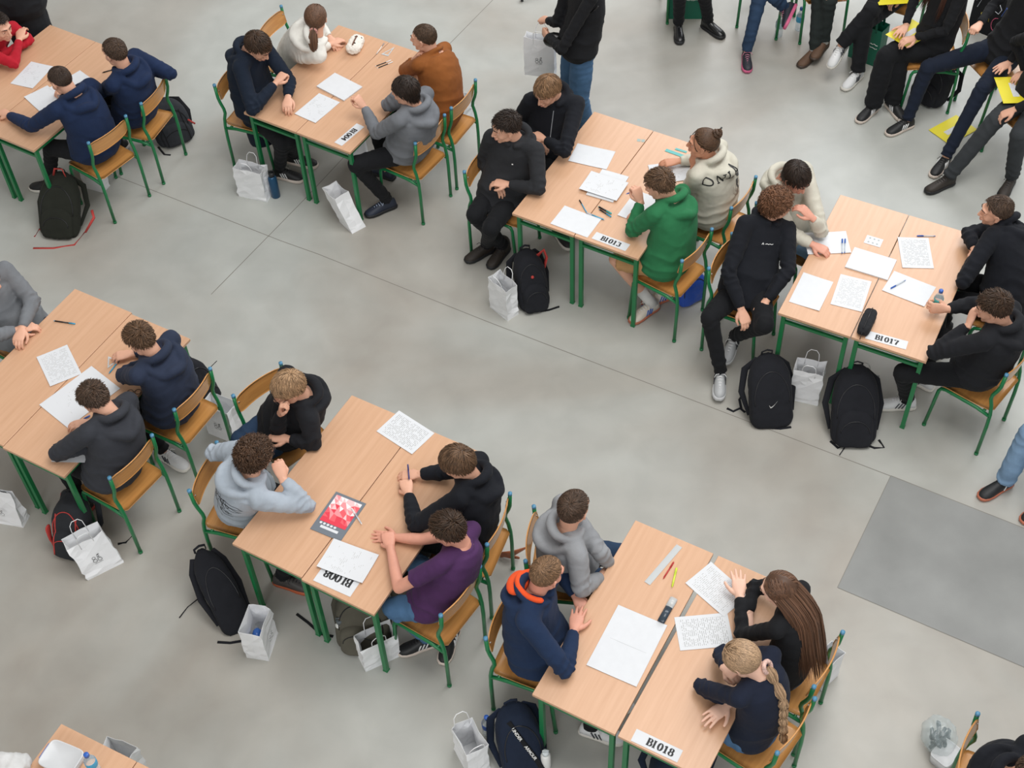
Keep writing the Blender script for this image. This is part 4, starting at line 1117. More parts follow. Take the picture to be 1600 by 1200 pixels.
# --- seated row at the top right
def sit(key, label, c, up=.66, **k):
    cc = C_[c]; k.setdefault('hs', 'short'); k.setdefault('hm', BR1); k.setdefault('hd', (k.get('byaw', cc.yaw), 15)); kk = k.pop('lean', .06)
    H = cc.hip+ZV*up+cc.f*kk
    return PER(key, label, ch=c, head=H, hseed=40+key, **k)
lapL = lambda c, s=1: dict(w=C_[c].hip+C_[c].f*.30-np.array([C_[c].f[1], -C_[c].f[0], 0])*.10+ZV*.12, pose='curl')
lapR = lambda c, s=1: dict(w=C_[c].hip+C_[c].f*.30+np.array([C_[c].f[1], -C_[c].f[0], 0])*.10+ZV*.12, pose='curl')
sit(30, 'seated person in black boots beside the green tote bag, leftmost of the top row', 30, topm=BLK, L=lapL(30), Rr=lapR(30), shoes='boot_black',
    legs={'R': dict(k=('J', 225, -75, .5), a=('J', 215, 190, .1), t=-92), 'L': dict(k=('J', 420, -70, .5), a=('J', 465, 170, .1), t=-52)})
sit(31, 'seated person in blue jeans with pink soled shoes in the top row', 31, topm=NV, L=lapL(31), Rr=lapR(31), botm=DEND, shoes='pink_sole',
    legs={'R': dict(k=('J', 880, 20, .5), a=('J', 785, 420, .1), t=-95), 'L': dict(k=('J', 1010, -30, .56), a=('J', 1095, 60, .40), t=-118, tp=-12, up=(-.9, .2, .25))})
sit(32, 'seated person in brown suede boots in the top row', 32, topm=K_, L=lapL(32), Rr=lapR(32), shoes='boot_brown', botm=cloth('dark_green_trousers', '262c2b'),
    legs={'R': dict(k=('J', 1385, 10, .5), a=('J', 1345, 405, .1), t=222), 'L': dict(k=('J', 1470, 10, .55), a=('J', 1430, 330, .16), t=232)}, sock=cloth('sock_white', 'd8d8d6'))
sit(33, 'seated person in black trousers and white running shoes in the top row', 33, topm=BLK, L=lapL(33), Rr=lapR(33), shoes='white_sneaker', leg_r=1.25,
    legs={'R': dict(k=('K', 330, 90, .60), a=('K', 75, 370, .33), t=228, tp=-25), 'L': dict(k=('K', 270, 190, .50), a=('K', 215, 590, .10), t=225)})
P34 = sit(34, 'seated person with long hair holding a yellow folder on her lap', 34, top='sweater', topm=BLK, shoes='black_stripe', leg_r=1.55, slim=.95, hs='long', hm=('long_auburn', '4a3026'), lean=.02,
    byaw=205, hair_kw=dict(fall=(-.2, 0, -1)), L=dict(w=('K', 690, 315, .69), pose='curl', hy=200), Rr=dict(w=('K', 615, 215, .68), pose='flat', hy=235),
    legs={'R': dict(k=('K', 450, 470, .52), a=('K', 345, 860, .10), t=222), 'L': dict(k=('K', 560, 440, .52), a=('K', 510, 830, .10), t=-70)})
sit(35, 'seated person in a black shirt and navy trousers with crossed hands, top right', 35, up=.70, lean=-.10, top='sweater', topm=BLK, botm=cloth('navy_trousers', '1a2130'), shoes='black_stripe',
    Rr=dict(w=('K', 1230, 200, .86), pose='fist', hy=230), L=dict(w=('K', 1470, 530, .68), pose='flat', hy=215),
    legs={'R': dict(k=('K', 800, 560, .55), a=('K', 630, 990, .10), t=205), 'L': dict(k=('K', 1255, 740, .54), a=('D', 1275, 650, .10), t=228)})
sit(36, 'seated person in washed black jeans and dark brown boots at the right edge', 36, top='sweater', topm=BLK, botm=cloth('washed_black_denim', '35383b'), shoes='boot_dark', leg_r=1.15,
    Rr=dict(w=('D', 1610, 300, .70), pose='curl', hy=215), L=lapL(36),
    legs={'R': dict(k=('D', 1480, 500, .54), a=('D', 1285, 735, .10), t=203), 'L': dict(k=('D', 1580, 560, .54), a=('D', 1550, 735, .10), t=235)})
# --- right edge and bottom right corner
a37 = at('P', 1572, 748, .10); f37 = yawv(205); k37 = a37+np.array([.06, .04, .42]); h37 = k37-f37*.42+ZV*.03+np.array([.03, -.09, 0])
PER(37, 'person in light blue jeans and black shoes cut off at the right edge', hip=h37, byaw=205, head=h37+ZV*.66, hd=(205, 10), hs='short', hm=BR1, hseed=60, topm=NV, botm=DENL, shoes='gum', leg_r=1.3,
    legs={'R': dict(k=k37, a=a37, t=205), 'L': dict(k=k37+np.array([.12, -.20, .0]), a=a37+np.array([.22, -.20, 0]), t=205)}, L=dict(w=h37+f37*.3+ZV*.12), Rr=dict(w=h37+f37*.3+ZV*.12))
PER(38, 'person in black on the curved chair, bottom right corner', ch=38, head=('P', 1618, 1212), hz=1.2, hd=(-25, 20), hs='short', hm=BR1, hseed=61, topm=K_, L=dict(w=C_[38].hip+C_[38].f*.35+ZV*.2), Rr=dict(w=C_[38].hip+C_[38].f*.35+ZV*.2))
C_[37] = chair('plywood chair at the right edge under the light blue jeans', pos=h37*[1, 1, 0], yaw=205)
# ------------------------------------------------------------------ paper goods
def text_paper(name, dens, w, h, gray=.68):
    if name in _mc: return _mc[name]
    m = bpy.data.materials.new(name); m.use_nodes = True; nt = m.node_tree; b = nt.nodes['Principled BSDF']; b.inputs['Roughness'].default_value = .7
    N_ = nt.nodes.new; K = nt.links.new
    t = N_('ShaderNodeTexCoord'); s = N_('ShaderNodeSeparateXYZ'); K(t.outputs['Object'], s.inputs[0])
    def mth(op, a, b_=None, c=None):
        n = N_('ShaderNodeMath'); n.operation = op
        for i, v in enumerate((a, b_, c)):
            if v is None: continue
            if hasattr(v, 'links'): K(v, n.inputs[i])
            else: n.inputs[i].default_value = v
        return n.outputs[0]
    yy = mth('DIVIDE', s.outputs['Y'], .0105); fr = mth('FRACT', yy); ln = mth('LESS_THAN', fr, .30); row = mth('FLOOR', yy)
    cx = N_('ShaderNodeCombineXYZ'); K(mth('MULTIPLY', s.outputs['X'], 75.0), cx.inputs[0]); K(mth('MULTIPLY', row, 3.7), cx.inputs[1])
    n1 = N_('ShaderNodeTexNoise'); n1.inputs['Scale'].default_value = 1.0; n1.inputs['Detail'].default_value = 1; K(cx.outputs[0], n1.inputs['Vector'])
    wd = mth('GREATER_THAN', n1.outputs[0], .46)
    n2 = N_('ShaderNodeTexNoise'); n2.inputs['Scale'].default_value = 18; K(t.outputs['Object'], n2.inputs['Vector'])
    bl = mth('GREATER_THAN', n2.outputs[0], 1-dens)
    mg = mth('MULTIPLY', mth('LESS_THAN', mth('ABSOLUTE', s.outputs['X']), w/2-.02), mth('LESS_THAN', mth('ABSOLUTE', s.outputs['Y']), h/2-.022))
    f = mth('MULTIPLY', mth('MULTIPLY', ln, wd), mth('MULTIPLY', bl, mg))
    mx = N_('ShaderNodeMix'); mx.data_type = 'RGBA'; K(f, mx.inputs[0]); mx.inputs[6].default_value = srgb('d3d5d8'); g = '%02x' % int(gray*255); mx.inputs[7].default_value = srgb(g*3)
    K(mx.outputs[2], b.inputs['Base Color']); _mc[name] = m; return m
TXT = text_paper('printed_paper', .62, .21, .297); TXT_D = text_paper('densely_printed_paper', .78, .21, .297, .60); TXT_L = text_paper('lightly_printed_paper', .45, .21, .297, .72)
def frame_of(corners, z, size=None):
    W = [at(c[0], c[1], c[2], z) for c in corners]; c = sum(W)/4
    e1 = (W[1]-W[0]+W[2]-W[3])/2; e2 = (W[3]-W[0]+W[2]-W[1])/2; a, b = np.linalg.norm(e1), np.linalg.norm(e2)
    u = unit(e1); v = np.array([-u[1], u[0], 0]); v = v if np.dot(v, e2) > 0 else -v
    if size: 
        if (a > b) != (size[0] > size[1]): size = size[::-1]
        a, b = size
    return c, u, v, a, b
def sheet(name, label, cat, fr, corners, level=0, size=(.21, .297), m=None, curl=.004, group=None, th=.0007, seed=0, zb=None, portrait=None):
    """corners listed round the sheet; local +y runs along the long side"""
    cs = [(fr, x, y) for x, y in corners]; z = (TABLE_Z if zb is None else zb)+.0012+level
    c, u, v, a, b = frame_of(cs, z, size)
    if a > b: u, v, a, b = v, u, b, a       # x short, y long
    if np.cross(u, v)[2] < 0: u = -u
    yaw = math.atan2(u[1], u[0]); rng = np.random.RandomState(seed+17)
    nx, ny = 6, 8; cz = rng.uniform(0, 1, 4)*curl
    top = []; 
    for j in range(ny+1):
        for i in range(nx+1):
            s, t = i/nx, j/ny; k = [(1-s)*(1-t), s*(1-t), s*t, (1-s)*t]
            zz = sum(cz[q]*max(0, k[q]-.35)/.65 for q in range(4))*1.0
            top.append(((s-.5)*a, (t-.5)*b, zz+th))
    n = len(top); vs = top+[(x, y, z_-th) for x, y, z_ in top]; fs = []; w = nx+1
    for j in range(ny):
        for i in range(nx):
            q = j*w+i; f = (q, q+1, q+w+1, q+w); fs.append(f); fs.append(tuple(x+n for x in f[::-1]))
    ed = [i for i in range(nx+1)]+[j*w+nx for j in range(1, ny+1)]+[ny*w+i for i in range(nx-1, -1, -1)]+[j*w for j in range(ny-1, 0, -1)]
    for p, q in zip(ed, ed[1:]+ed[:1]): fs.append((p, p+n, q+n, q))
    mb = MB(); mb.add(vs, fs); o = mb.build(name, [m or TXT], smooth=False, loc=(c[0], c[1], z)); o.rotation_euler = (0, 0, yaw)
    tag(o, label, cat, group); return o, a, b
def paper(label, fr, corners, **k): 
    k.setdefault('group', None); return sheet('paper_sheet', label, 'paper', fr, corners, **k)

# serif lettering from strokes with thick uprights and thin hairlines
def arc(cx, cy, rx, ry, a0, a1, n=12): return [(cx+rx*math.cos(R(a0+(a1-a0)*i/n)), cy+ry*math.sin(R(a0+(a1-a0)*i/n))) for i in range(n+1)]
GLY = {
 'B': [[(.22, 0), (.22, 1)], [(.05, .02), (.4, .02)], [(.05, .98), (.4, .98)], [(.22, .98), (.4, .98)]+arc(.42, .76, .22, .22, 90, -90)+[(.22, .54)], [(.22, .52), (.42, .52)]+arc(.44, .27, .26, .25, 90, -90)+[(.22, .02)]],
 'I': [[(.3, 0), (.3, 1)], [(.1, .02), (.5, .02)], [(.1, .98), (.5, .98)]],
 '0': [arc(.35, .5, .25, .48, 0, 360, 24)], 'O': [arc(.38, .5, .3, .48, 0, 360, 24)],
 '1': [[(.35, 0), (.35, 1)], [(.12, .02), (.58, .02)], [(.12, .82), (.35, .97)]],
 '3': [arc(.33, .76, .22, .21, 160, -90), arc(.33, .28, .26, .26, 90, -160)],
 '4': [[(.48, 0), (.48, 1)], [(.48, .98), (.06, .30)], [(.06, .29), (.66, .29)], [(.34, .02), (.62, .02)]],
 '7': [[(.08, .95), (.62, .95)], [(.08, .95), (.08, .78)], [(.62, .95), (.45, .6), (.32, 0)]],
 '8': [arc(.35, .75, .2, .22, 0, 360, 20), arc(.35, .26, .25, .25, 0, 360, 20)],
 'N': [[(.15, 0), (.15, 1)], [(.65, 0), (.65, 1)], [(.15, 1), (.65, 0)], [(.02, .02), (.28, .02)], [(.5, .98), (.8, .98)]],
 'L': [[(.2, 0), (.2, 1)], [(.05, .02), (.6, .02)], [(.05, .98), (.38, .98)], [(.6, .02), (.6, .25)]],
 'A': [[(.08, 0), (.36, 1)], [(.36, 1), (.66, 0)], [(.18, .35), (.55, .35)]],
}
def glyph_ribbon(mb, pts, thick, thin, z, T):
    vs = []; fs = []; P = [np.array(p, float) for p in pts]
    for i, p in enumerate(P):
        d = P[min(i+1, len(P)-1)]-P[max(i-1, 0)]; d = d/max(np.linalg.norm(d), 1e-9); w = (thin+(thick-thin)*abs(d[1])**1.5)/2; nrm = np.array([-d[1], d[0]])
        for s in (1, -1): q = T(p+nrm*w*s); vs.append((q[0], q[1], z))
    for i in range(len(P)-1): fs.append((2*i+1, 2*i+3, 2*i+2, 2*i))
    mb.add(vs, fs)
def letters(text, cx, cy, h, parent, flip=1, z=.0019, ang=0, adv=.74, thick=.27, thin=.09, name='lettering', m=None, kx=1.0):
    mb = MB(); W = adv*h*len(text)*kx; ca, sa = math.cos(ang), math.sin(ang)
    for i, ch in enumerate(text):
        x0 = -W/2+i*adv*h*kx+.03*h
        def T(p, x0=x0):
            x, y = x0+p[0]*h*kx, (p[1]-.5)*h
            return (cx+x*ca-y*sa, cy+x*sa+y*ca)
        for k, st in enumerate(GLY[ch]): glyph_ribbon(mb, st, thick, thin, z+k*.00006, T)
    return mb.build(name, [m or M_INK], parent, smooth=False)
def card(text, fr, corners, label, flipped=False, frac=.56, shift=0, adv=.74, level=0, size=(.075, .265)):
    o, a, b = sheet('desk_card', label, 'sign', fr, corners, size=size, curl=0, m=M_PAPER, level=level, group='desk number cards')
    # long side = local y; choose reading direction from the picture: left to right unless flipped
    d = np.array([-math.sin(o.rotation_euler.z), math.cos(o.rotation_euler.z)]); s = 1 if d[0] > 0 else -1
    if flipped: s = -s
    letters(text, 0, shift, a*frac, o, ang=math.pi/2*s, adv=adv)
    return o
card('BI018', 'H', [(752, 1010), (896, 1078), (880, 1115), (735, 1047)], 'white desk card reading BI018', shift=.02)
card('BI017', 'E', [(745, 705), (865, 738), (850, 770), (727, 737)], 'white desk card reading BI017, beside the black pencil case', shift=-.0)
card('BI013', 'C', [(530, 808), (619, 843), (602, 868), (511, 835)], 'white desk card reading BI013')
card('BI004', 'B', [(735, 617), (773, 637), (697, 712), (649, 692)], 'white desk card reading BI004, upside down to the camera', flipped=True)
card('BI008', 'G', [(578, 730), (690, 780), (640, 828), (527, 778)], 'white desk card reading BI008, half under a booklet', flipped=True, size=(.15, .25), frac=.34, shift=0)
# booklets and papers
def booklet(label, fr, corners, th=.008, **k):
    o, a, b = sheet('booklet', label, 'booklet', fr, corners, curl=.0, th=.0007+th, m=k.pop('m', M_PAPER), **k)
    return o, a, b
M_GREYC = mat('grey_cover', '8d9196', .5)
# left edge pair
o, a, b = sheet('open_booklet', 'open white exercise booklet under the boy in charcoal, left edge pair', 'booklet', 'F', [(338, 397), (440, 478), (240, 622), (133, 538)], size=(.297, .42), m=TXT_L, th=.002, curl=.006, seed=2)
paper('printed sheet lying alone above the open booklet, left edge pair', 'F', [(243, 325), (292, 425), (183, 470), (132, 362)], seed=1)
paper('white slip under the forearm of the boy in charcoal', 'F', [(200, 712), (320, 722), (300, 735), (182, 742)], size=(.07, .21), m=M_PAPER, level=.0005)
# BI008
paper('printed sheet hanging over the far edge of the BI008 desks', 'G', [(825, 190), (946, 264), (866, 337), (747, 256)], seed=4, m=TXT_D)
ob1, a, b = booklet('red and white patterned booklet on the BI008 desks', 'G', [(607, 475), (712, 520), (610, 642), (503, 600)], th=.002, m=mat('slate_grey_print', '6c737b', .4))
rng = np.random.RandomState(5)
reds = [mat('print_%d' % i, c, .4) for i, c in enumerate(('d93a4c', 'e35a63', 'ec8f93', 'f2bcbd', 'f3e4e3'))]
gm = MB(); nx, ny = 6, 6; gx, gy = .176, .200
pts = {}
for i in range(nx+1):
    for j in range(ny+1):
        pts[i, j] = ((i/nx-.5)*gx+(rng.uniform(-.3, .3)*gx/nx if 0 < i < nx else 0), (j/ny-.5)*gy+(rng.uniform(-.3, .3)*gy/ny if 0 < j < ny else 0))
_y = ob1.rotation_euler.z; sgn = 1 if math.cos(_y) > 0 else -1     # top of the cover points away from the camera
for i in range(nx):
    for j in range(ny):
        for tri in (((i, j), (i+1, j), (i+1, j+1)), ((i, j), (i+1, j+1), (i, j+1))):
            h_ = j/ny if sgn > 0 else 1-j/ny
            lev = int(np.clip(h_*4.2+rng.normal()*.8-.4, 0, 4))
            vs = [(pts[t][0]*sgn*1.0, (pts[t][1])+.030*sgn, .0036) for t in tri]
            if sgn < 0: vs = vs[::-1]
            gm.add(vs, [(0, 1, 2)], lev)
gm.build('cover_pattern', reds, ob1, smooth=False)
dm = MB()
for k in range(5): dm.lathe([(.0085, .0041), (.0001, .0041)], 14, c=((-.07+.024*k)*sgn, -.082*sgn, 0), cap=False)
dm.box((0, -.105*sgn, .0035), (.12, .018, .0006)); dm.build('cover_icons', [M_PAPER], ob1, smooth=False)
paper('white answer booklet lying over the BI008 card', 'G', [(590, 638), (749, 697), (697, 797), (535, 740)], level=.004, curl=.012, seed=6, m=TXT_L, th=.0015)
# BI018
o, a, b = sheet('open_booklet', 'open blank booklet beside the boy in the orange lined hoodie', 'booklet', 'H', [(670, 512), (858, 590), (735, 838), (535, 750)], size=(.297, .42), m=M_PAPER, th=.0015, curl=.003, seed=3)
mb = MB(); mb.box((0, 0, .0018), (.29, .0016, .0006)); mb.build('fold', [mat('fold_grey', 'b9bbbd', .8)], o, smooth=False)
paper('printed sheet tucked under the arm of the long haired girl, farther of two', 'H', [(1045, 362), (1130, 445), (1095, 565), (938, 437)], seed=7)
paper('printed sheet in front of the girls at BI018, nearer of two', 'H', [(1098, 553), (1110, 645), (910, 700), (880, 572)], seed=8, m=TXT_D)
# BI004
booklet('thick stack of white booklets on the BI004 desks', 'B', [(645, 360), (778, 435), (690, 498), (548, 432)], th=.009, m=M_PAPER)
paper('printed sheet beside the stack of booklets on the BI004 desks', 'B', [(555, 462), (662, 510), (555, 605), (450, 560)], m=TXT_L, seed=9)
# BI013
paper('blank sheet at the far left of the BI013 desks', 'C', [(450, 502), (581, 533), (547, 583), (421, 556)], m=M_PAPER, seed=10)
booklet('thick booklet under loose papers on the BI013 desks', 'C', [(530, 568), (667, 605), (573, 727), (445, 687)], th=.006, m=M_PAPER)
paper('crumpled printed sheet on top of the thick BI013 booklet', 'C', [(505, 600), (612, 632), (572, 692), (475, 660)], level=.014, m=TXT_L, curl=.008, seed=11)
paper('blank sheet beside the blue pen on the BI013 desks', 'C', [(405, 718), (527, 765), (485, 820), (360, 775)], m=M_PAPER, seed=12)
paper('printed sheet in front of the person with the hair bun', 'C', [(695, 573), (830, 565), (850, 615), (720, 640)], m=TXT_L, seed=13, level=.001)
paper('sheet under the elbow of the boy in green', 'C', [(640, 672), (725, 700), (690, 770), (612, 740)], m=M_PAPER, seed=14)
# BI017
paper('sheet with two blue pens on it beside the boy in cream', 'E', [(480, 333), (645, 323), (658, 405), (490, 408)], m=M_PAPER, seed=15, curl=.008)
o, _, _ = sheet('sticker_card', 'small white card with six printed dots on the BI017 desks', 'card', 'E', [(728, 335), (782, 350), (765, 385), (711, 368)], size=(.085, .115), m=M_PAPER, curl=0)
mb = MB()
for i in range(2):
    for j in range(3): mb.lathe([(.007, .0016), (.0001, .0016)], 10, c=(-.02+.04*i, -.03+.03*j, 0), cap=False)
mb.build('printed_dots', [mat('faint_print', 'aab0b0', .7)], o, smooth=False)
paper('printed sheets fanned at the far side of the BI017 desks', 'E', [(831, 345), (955, 347), (970, 465), (872, 462)], m=TXT_D, seed=16, curl=.007)
booklet('thick white notebook with grey covers in the middle of the BI017 desks', 'E', [(683, 385), (835, 433), (800, 512), (626, 460)], th=.008, m=M_PAPER)
paper('blank sheet at the near left of the BI017 desks', 'E', [(480, 484), (592, 518), (540, 626), (420, 587)], m=M_PAPER, seed=17, curl=.007)
paper('printed sheets between the blank sheet and the black pencil case', 'E', [(628, 488), (740, 515), (692, 628), (582, 600)], m=TXT, seed=18, curl=.006)
paper('sheet with one blue pen lying across it beside the water bottle', 'E', [(835, 477), (975, 530), (940, 613), (779, 549)], m=M_PAPER, seed=19)
# top left
paper('printed sheet in front of the boy in red', 'A', [(150, 290), (237, 312), (160, 415), (52, 392)], m=TXT_L, seed=20)
paper('blank sheet under the arm of the boy beside the green backpack', 'A', [(225, 408), (300, 470), (205, 540), (118, 455)], m=M_PAPER, seed=21)
paper('sheet glimpsed between the two boys in navy, top left pair', 'A', [(345, 355), (390, 385), (330, 440), (290, 410)], m=M_PAPER, seed=22)

# ------------------------------------------------------------------ writing tools
def pen(label, p0, p1, cols, z=TABLE_Z, r=.0045, kind='pen', name='pen', length=None, lift=0):
    A, Bp = at(*p0, z+r+.0005+lift), at(*p1, z+r+.0005+lift); c = (A+Bp)/2; d = Bp-A; L = length or np.clip(np.linalg.norm(d), .12, .16); a = math.atan2(d[1], d[0])
    root = empty(name, (c[0], c[1], z+r+.0005+lift), (0, 0, a)); tag(root, label, kind)
    b = MB(); b.tube([(-L/2+.012, 0, 0), (L/2-.045, 0, 0)], r, 10); b.build('barrel', [cols[0]], root)
    b = MB(); b.tube([(L/2-.046, 0, 0), (L/2-.004, 0, 0), (L/2, 0, 0)], [r*1.12, r*1.12, r*.6], 10); b.tube([(L/2-.008, 0, r*1.3), (L/2-.04, 0, r*1.45)], .0011, 6); b.build('cap', [cols[1]], root)
    b = MB(); b.tube([(-L/2, 0, 0), (-L/2+.006, 0, 0), (-L/2+.013, 0, 0)], [.0006, .0022, r*.9], 8); b.build('tip', [cols[1]], root)
    return root
BLU = mat('pen_blue', '2f5fb3', .35); CLR = mat('clear_plastic_pen', 'cfd8e0', .2, alpha=.6); BKP = mat('pen_black', '1c1c20', .35); RED = mat('pen_red', 'b8322f', .35); YEL = mat('highlighter_yellow', 'cfe04a', .4); TEAL = mat('teal_plastic', '49a9a6', .35); DKB = mat('pen_dark_blue', '2a2f6e', .3); LTB = mat('pen_light_blue', '3f9dc4', .3)
pen('black and blue pen lying alone on the left edge pair', ('F', 190, 233), ('F', 274, 245), (BKP, LTB))
pen('bright blue pen by the elbow of the boy in dark navy', ('F', 392, 425), ('F', 430, 375), (LTB, LTB))
pen('thin grey blue pen at the near edge of the open booklet', ('F', 250, 617), ('F', 325, 575), (CLR, BLU), lift=.006)
pen('clear pen lying across the red patterned booklet', ('G', 692, 588), ('G', 655, 530), (CLR, M_WHITE), lift=.004)
pen('dark blue pen upright in the hand of the boy in black at BI008', ('G', 858, 420), ('G', 855, 385), (DKB, DKB), z=TABLE_Z+.06)
PENUP = bpy.data.objects['pen.00%d' % 4] if 'pen.004' in bpy.data.objects else None
pen('red pen beside the long ruler on the BI018 desks', ('H', 840, 412), ('H', 882, 345), (RED, RED))
pen('yellow highlighter beside the red pen on the BI018 desks', ('H', 875, 445), ('H', 893, 368), (YEL, YEL), r=.006, kind='highlighter', name='highlighter')
pen('dark pencil, upper of two on the BI004 desks', ('B', 840, 328), ('B', 920, 297), (BKP, M_WHITE), r=.0035, kind='pencil', name='pencil')
pen('dark pencil, lower of two on the BI004 desks', ('B', 850, 337), ('B', 928, 305), (BKP, M_WHITE), r=.0035, kind='pencil', name='pencil')
pen('slim pale stick beside the set square on the BI004 desks', ('B', 845, 270), ('B', 886, 212), (M_WHITE, M_GREYC), r=.003, kind='pen')
pen('long blue pen between the papers on the BI013 desks', ('C', 545, 764), ('C', 480, 738), (LTB, CLR))
pen('blue grey pencil at the corner of the BI013 booklet', ('C', 484, 742), ('C', 456, 694), (LTB, BKP), r=.0038, kind='pencil', name='pencil')
pen('thick black and teal pen, upper of two by the BI013 booklet', ('C', 520, 716), ('C', 568, 742), (BKP, TEAL), r=.006)
pen('thick black and teal pen, lower of two by the BI013 booklet', ('C', 524, 726), ('C', 566, 752), (BKP, LTB), r=.005)
pen('blue pen in the raised hand of the boy in green', ('C', 632, 669), ('C', 655, 661), (BLU, BLU), z=TABLE_Z+.18)
pen('blue pen, left of two on the sheet beside the boy in cream', ('E', 626, 408), ('E', 627, 350), (CLR, BLU), lift=.003)
pen('blue pen, right of two on the sheet beside the boy in cream', ('E', 636, 406), ('E', 638, 350), (CLR, BLU), lift=.003)
pen('blue pen at the far edge of the BI017 desks', ('E', 985, 340), ('E', 912, 339), (CLR, BLU))
pen('blue pen lying across the sheet beside the water bottle', ('E', 870, 508), ('E', 812, 540), (CLR, BLU), lift=.003)
pen('dark pen in front of the far boy in navy, top left pair', ('A', 480, 340), ('A', 545, 322), (BKP, BKP))
def ruler(label, p0, p1, w, L, m, z=TABLE_Z):
    A, Bp = at(*p0, z), at(*p1, z); c = (A+Bp)/2; d = Bp-A; a = math.atan2(d[1], d[0])
    b = MB(); b.box((0, 0, .0015), (L, w, .0022)); o = b.build('ruler', [m], smooth=False, loc=(c[0], c[1], z+.0006)); o.rotation_euler = (0, 0, a); tag(o, label, 'ruler')
    t = MB()
    for i in range(int(L*100)): t.box((-L/2+.005+i*.01, w/2-.004, .0028), (.0007, .006 if i % 5 else .009, .0003))
    t.build('scale_marks', [M_GREYC], o, smooth=False); return o
RUL = mat('clear_ruler', 'd5dadb', .15, alpha=.65)
ruler('long clear ruler on the BI018 desks', ('H', 782, 425), ('H', 900, 288), .038, .32, RUL)
ruler('teal edged ruler in front of the person with the hair bun', ('C', 758, 522), ('C', 825, 546), .03, .17, TEAL)
ruler('short teal ruler beside the longer teal one at BI013', ('C', 793, 518), ('C', 825, 528), .02, .09, TEAL)
def setsq(label, fr, pts):
    m = MB(); P = [at(fr, x, y, TABLE_Z+.001) for x, y in pts]; c = sum(P)/3; q = [c+(p-c)*.62 for p in P]; h = ZV*.002
    vs = P+q+[p+h for p in P]+[p+h for p in q]; fs = []
    for i in range(3):
        j = (i+1) % 3; fs += [(6+i, 6+j, 9+j, 9+i), (i, 3+i, 3+j, j), (i, j, 6+j, 6+i), (3+i, 9+i, 9+j, 3+j)]
    m.add(vs, fs); o = m.build('set_square', [RUL], smooth=False, origin=c, loc=c); tag(o, label, 'set square')
setsq('clear set square on the BI004 desks', 'B', [(870, 268), (938, 232), (905, 278)])
setsq('clear set square beside the blue pen, left edge pair', 'F', [(390, 362), (425, 378), (388, 405)])

# ------------------------------------------------------------------ pencil cases
def soft_box(c, u, L, W, H_, seed=0, e=.35, wrinkle=.003):
    v = np.cross(ZV, u); m = MB(); rings = []
    for t in np.linspace(-1, 1, 17):
        k = (1-abs(t)**6*.55); rings.append([c+u*t*L/2+v*(W/2)*k*np.sign(math.cos(q))*abs(math.cos(q))**e+ZV*(H_/2+H_/2*k*np.sign(math.sin(q))*abs(math.sin(q))**e) for q in np.linspace(0, 2*math.pi, 24, endpoint=False)])
    m.loft(rings); Wv, Q = remesh(m, .004, 2)
    if isinstance(Q, np.ndarray):
        Wv = Wv+normals(Wv, Q)*(wrinkle*pnoise(Wv, 22, seed, 2))[:, None]; Wv[:, 2] = np.maximum(Wv[:, 2], c[2])
    return Wv, Q
p0, p1 = at('E', 692, 740, TABLE_Z), at('E', 745, 625, TABLE_Z); c = (p0+p1)/2; u = unit(p1-p0)
Wv, Q = soft_box(c, u, .23, .085, .07, 3); root = empty('pencil_case', c); tag(root, 'black zipped pencil case standing by the BI017 card', 'pencil case')
mkobj('case', Wv-c, Q, [cloth('case_black', '232427')], root)
z_ = MB(); z_.tube([c-u*.10+ZV*.073, c+ZV*.0735, c+u*.10+ZV*.073], .003, 6); z_.build('zipper', [BKP], root, origin=c)
z_ = MB(); z_.tube([c-u*.105+ZV*.05, c-u*.13+ZV*.03, c-u*.135+ZV*.003], .006, 6, flat=.4); z_.build('pull_loop', [BKP], root, origin=c)
c = at('B', 745, 238, TABLE_Z); u = unit(at('B', 770, 185, TABLE_Z)-at('B', 722, 285, TABLE_Z))
Wv, Q = soft_box(c, u, .21, .12, .075, 5, e=.8, wrinkle=.008); root = empty('fluffy_pencil_case', c); tag(root, 'fluffy white pencil case with black patches on the BI004 desks', 'pencil case')
M_FUR = mat('white_fur', 'e0dbd2', .95, bump=.8, bscale=60); mkobj('case', Wv-c, Q, [M_FUR], root)
fz = MB(); rng = np.random.RandomState(4)
for i in range(5):
    q = rng.uniform(-.6, .6); w_ = rng.uniform(-.4, .4); v = np.cross(ZV, u); fz.ell(c+u*q*.1+v*w_*.06+ZV*(.068-.02*abs(w_)), (.016, .022, .008), np.stack([u, v, ZV], 1), 10, 6)
fz.build('black_patches', [cloth('patch', '2a2725')], root, origin=c)
fz = MB(); fz.tube([c-u*.06+ZV*.076, c+ZV*.078, c+u*.06+ZV*.076], .006, 8); fz.build('zip_opening', [mat('case_brown_inside', '6a4634', .8)], root, origin=c)
c = at('H', 857, 537, TABLE_Z); p0, p1 = at('H', 835, 578, TABLE_Z), at('H', 882, 495, TABLE_Z); u = unit(p1-p0); v = np.cross(ZV, u)
root = empty('pen_tube', c); tag(root, 'clear tube of pencil leads beside the blank booklet', 'lead case')
b = MB(); Mx = np.stack([u, v, ZV], 1); b.tube([c-u*.085+ZV*.011, c+u*.02+ZV*.011], .011, 10, flat=2.0, ref=ZV); b.build('case', [mat('smoke_plastic', '3a4652', .2, alpha=.85)], root, origin=c)
b = MB(); b.tube([c+u*.02+ZV*.011, c+u*.085+ZV*.011], .0115, 10, flat=2.0, ref=ZV); b.build('lid', [RUL], root, origin=c)
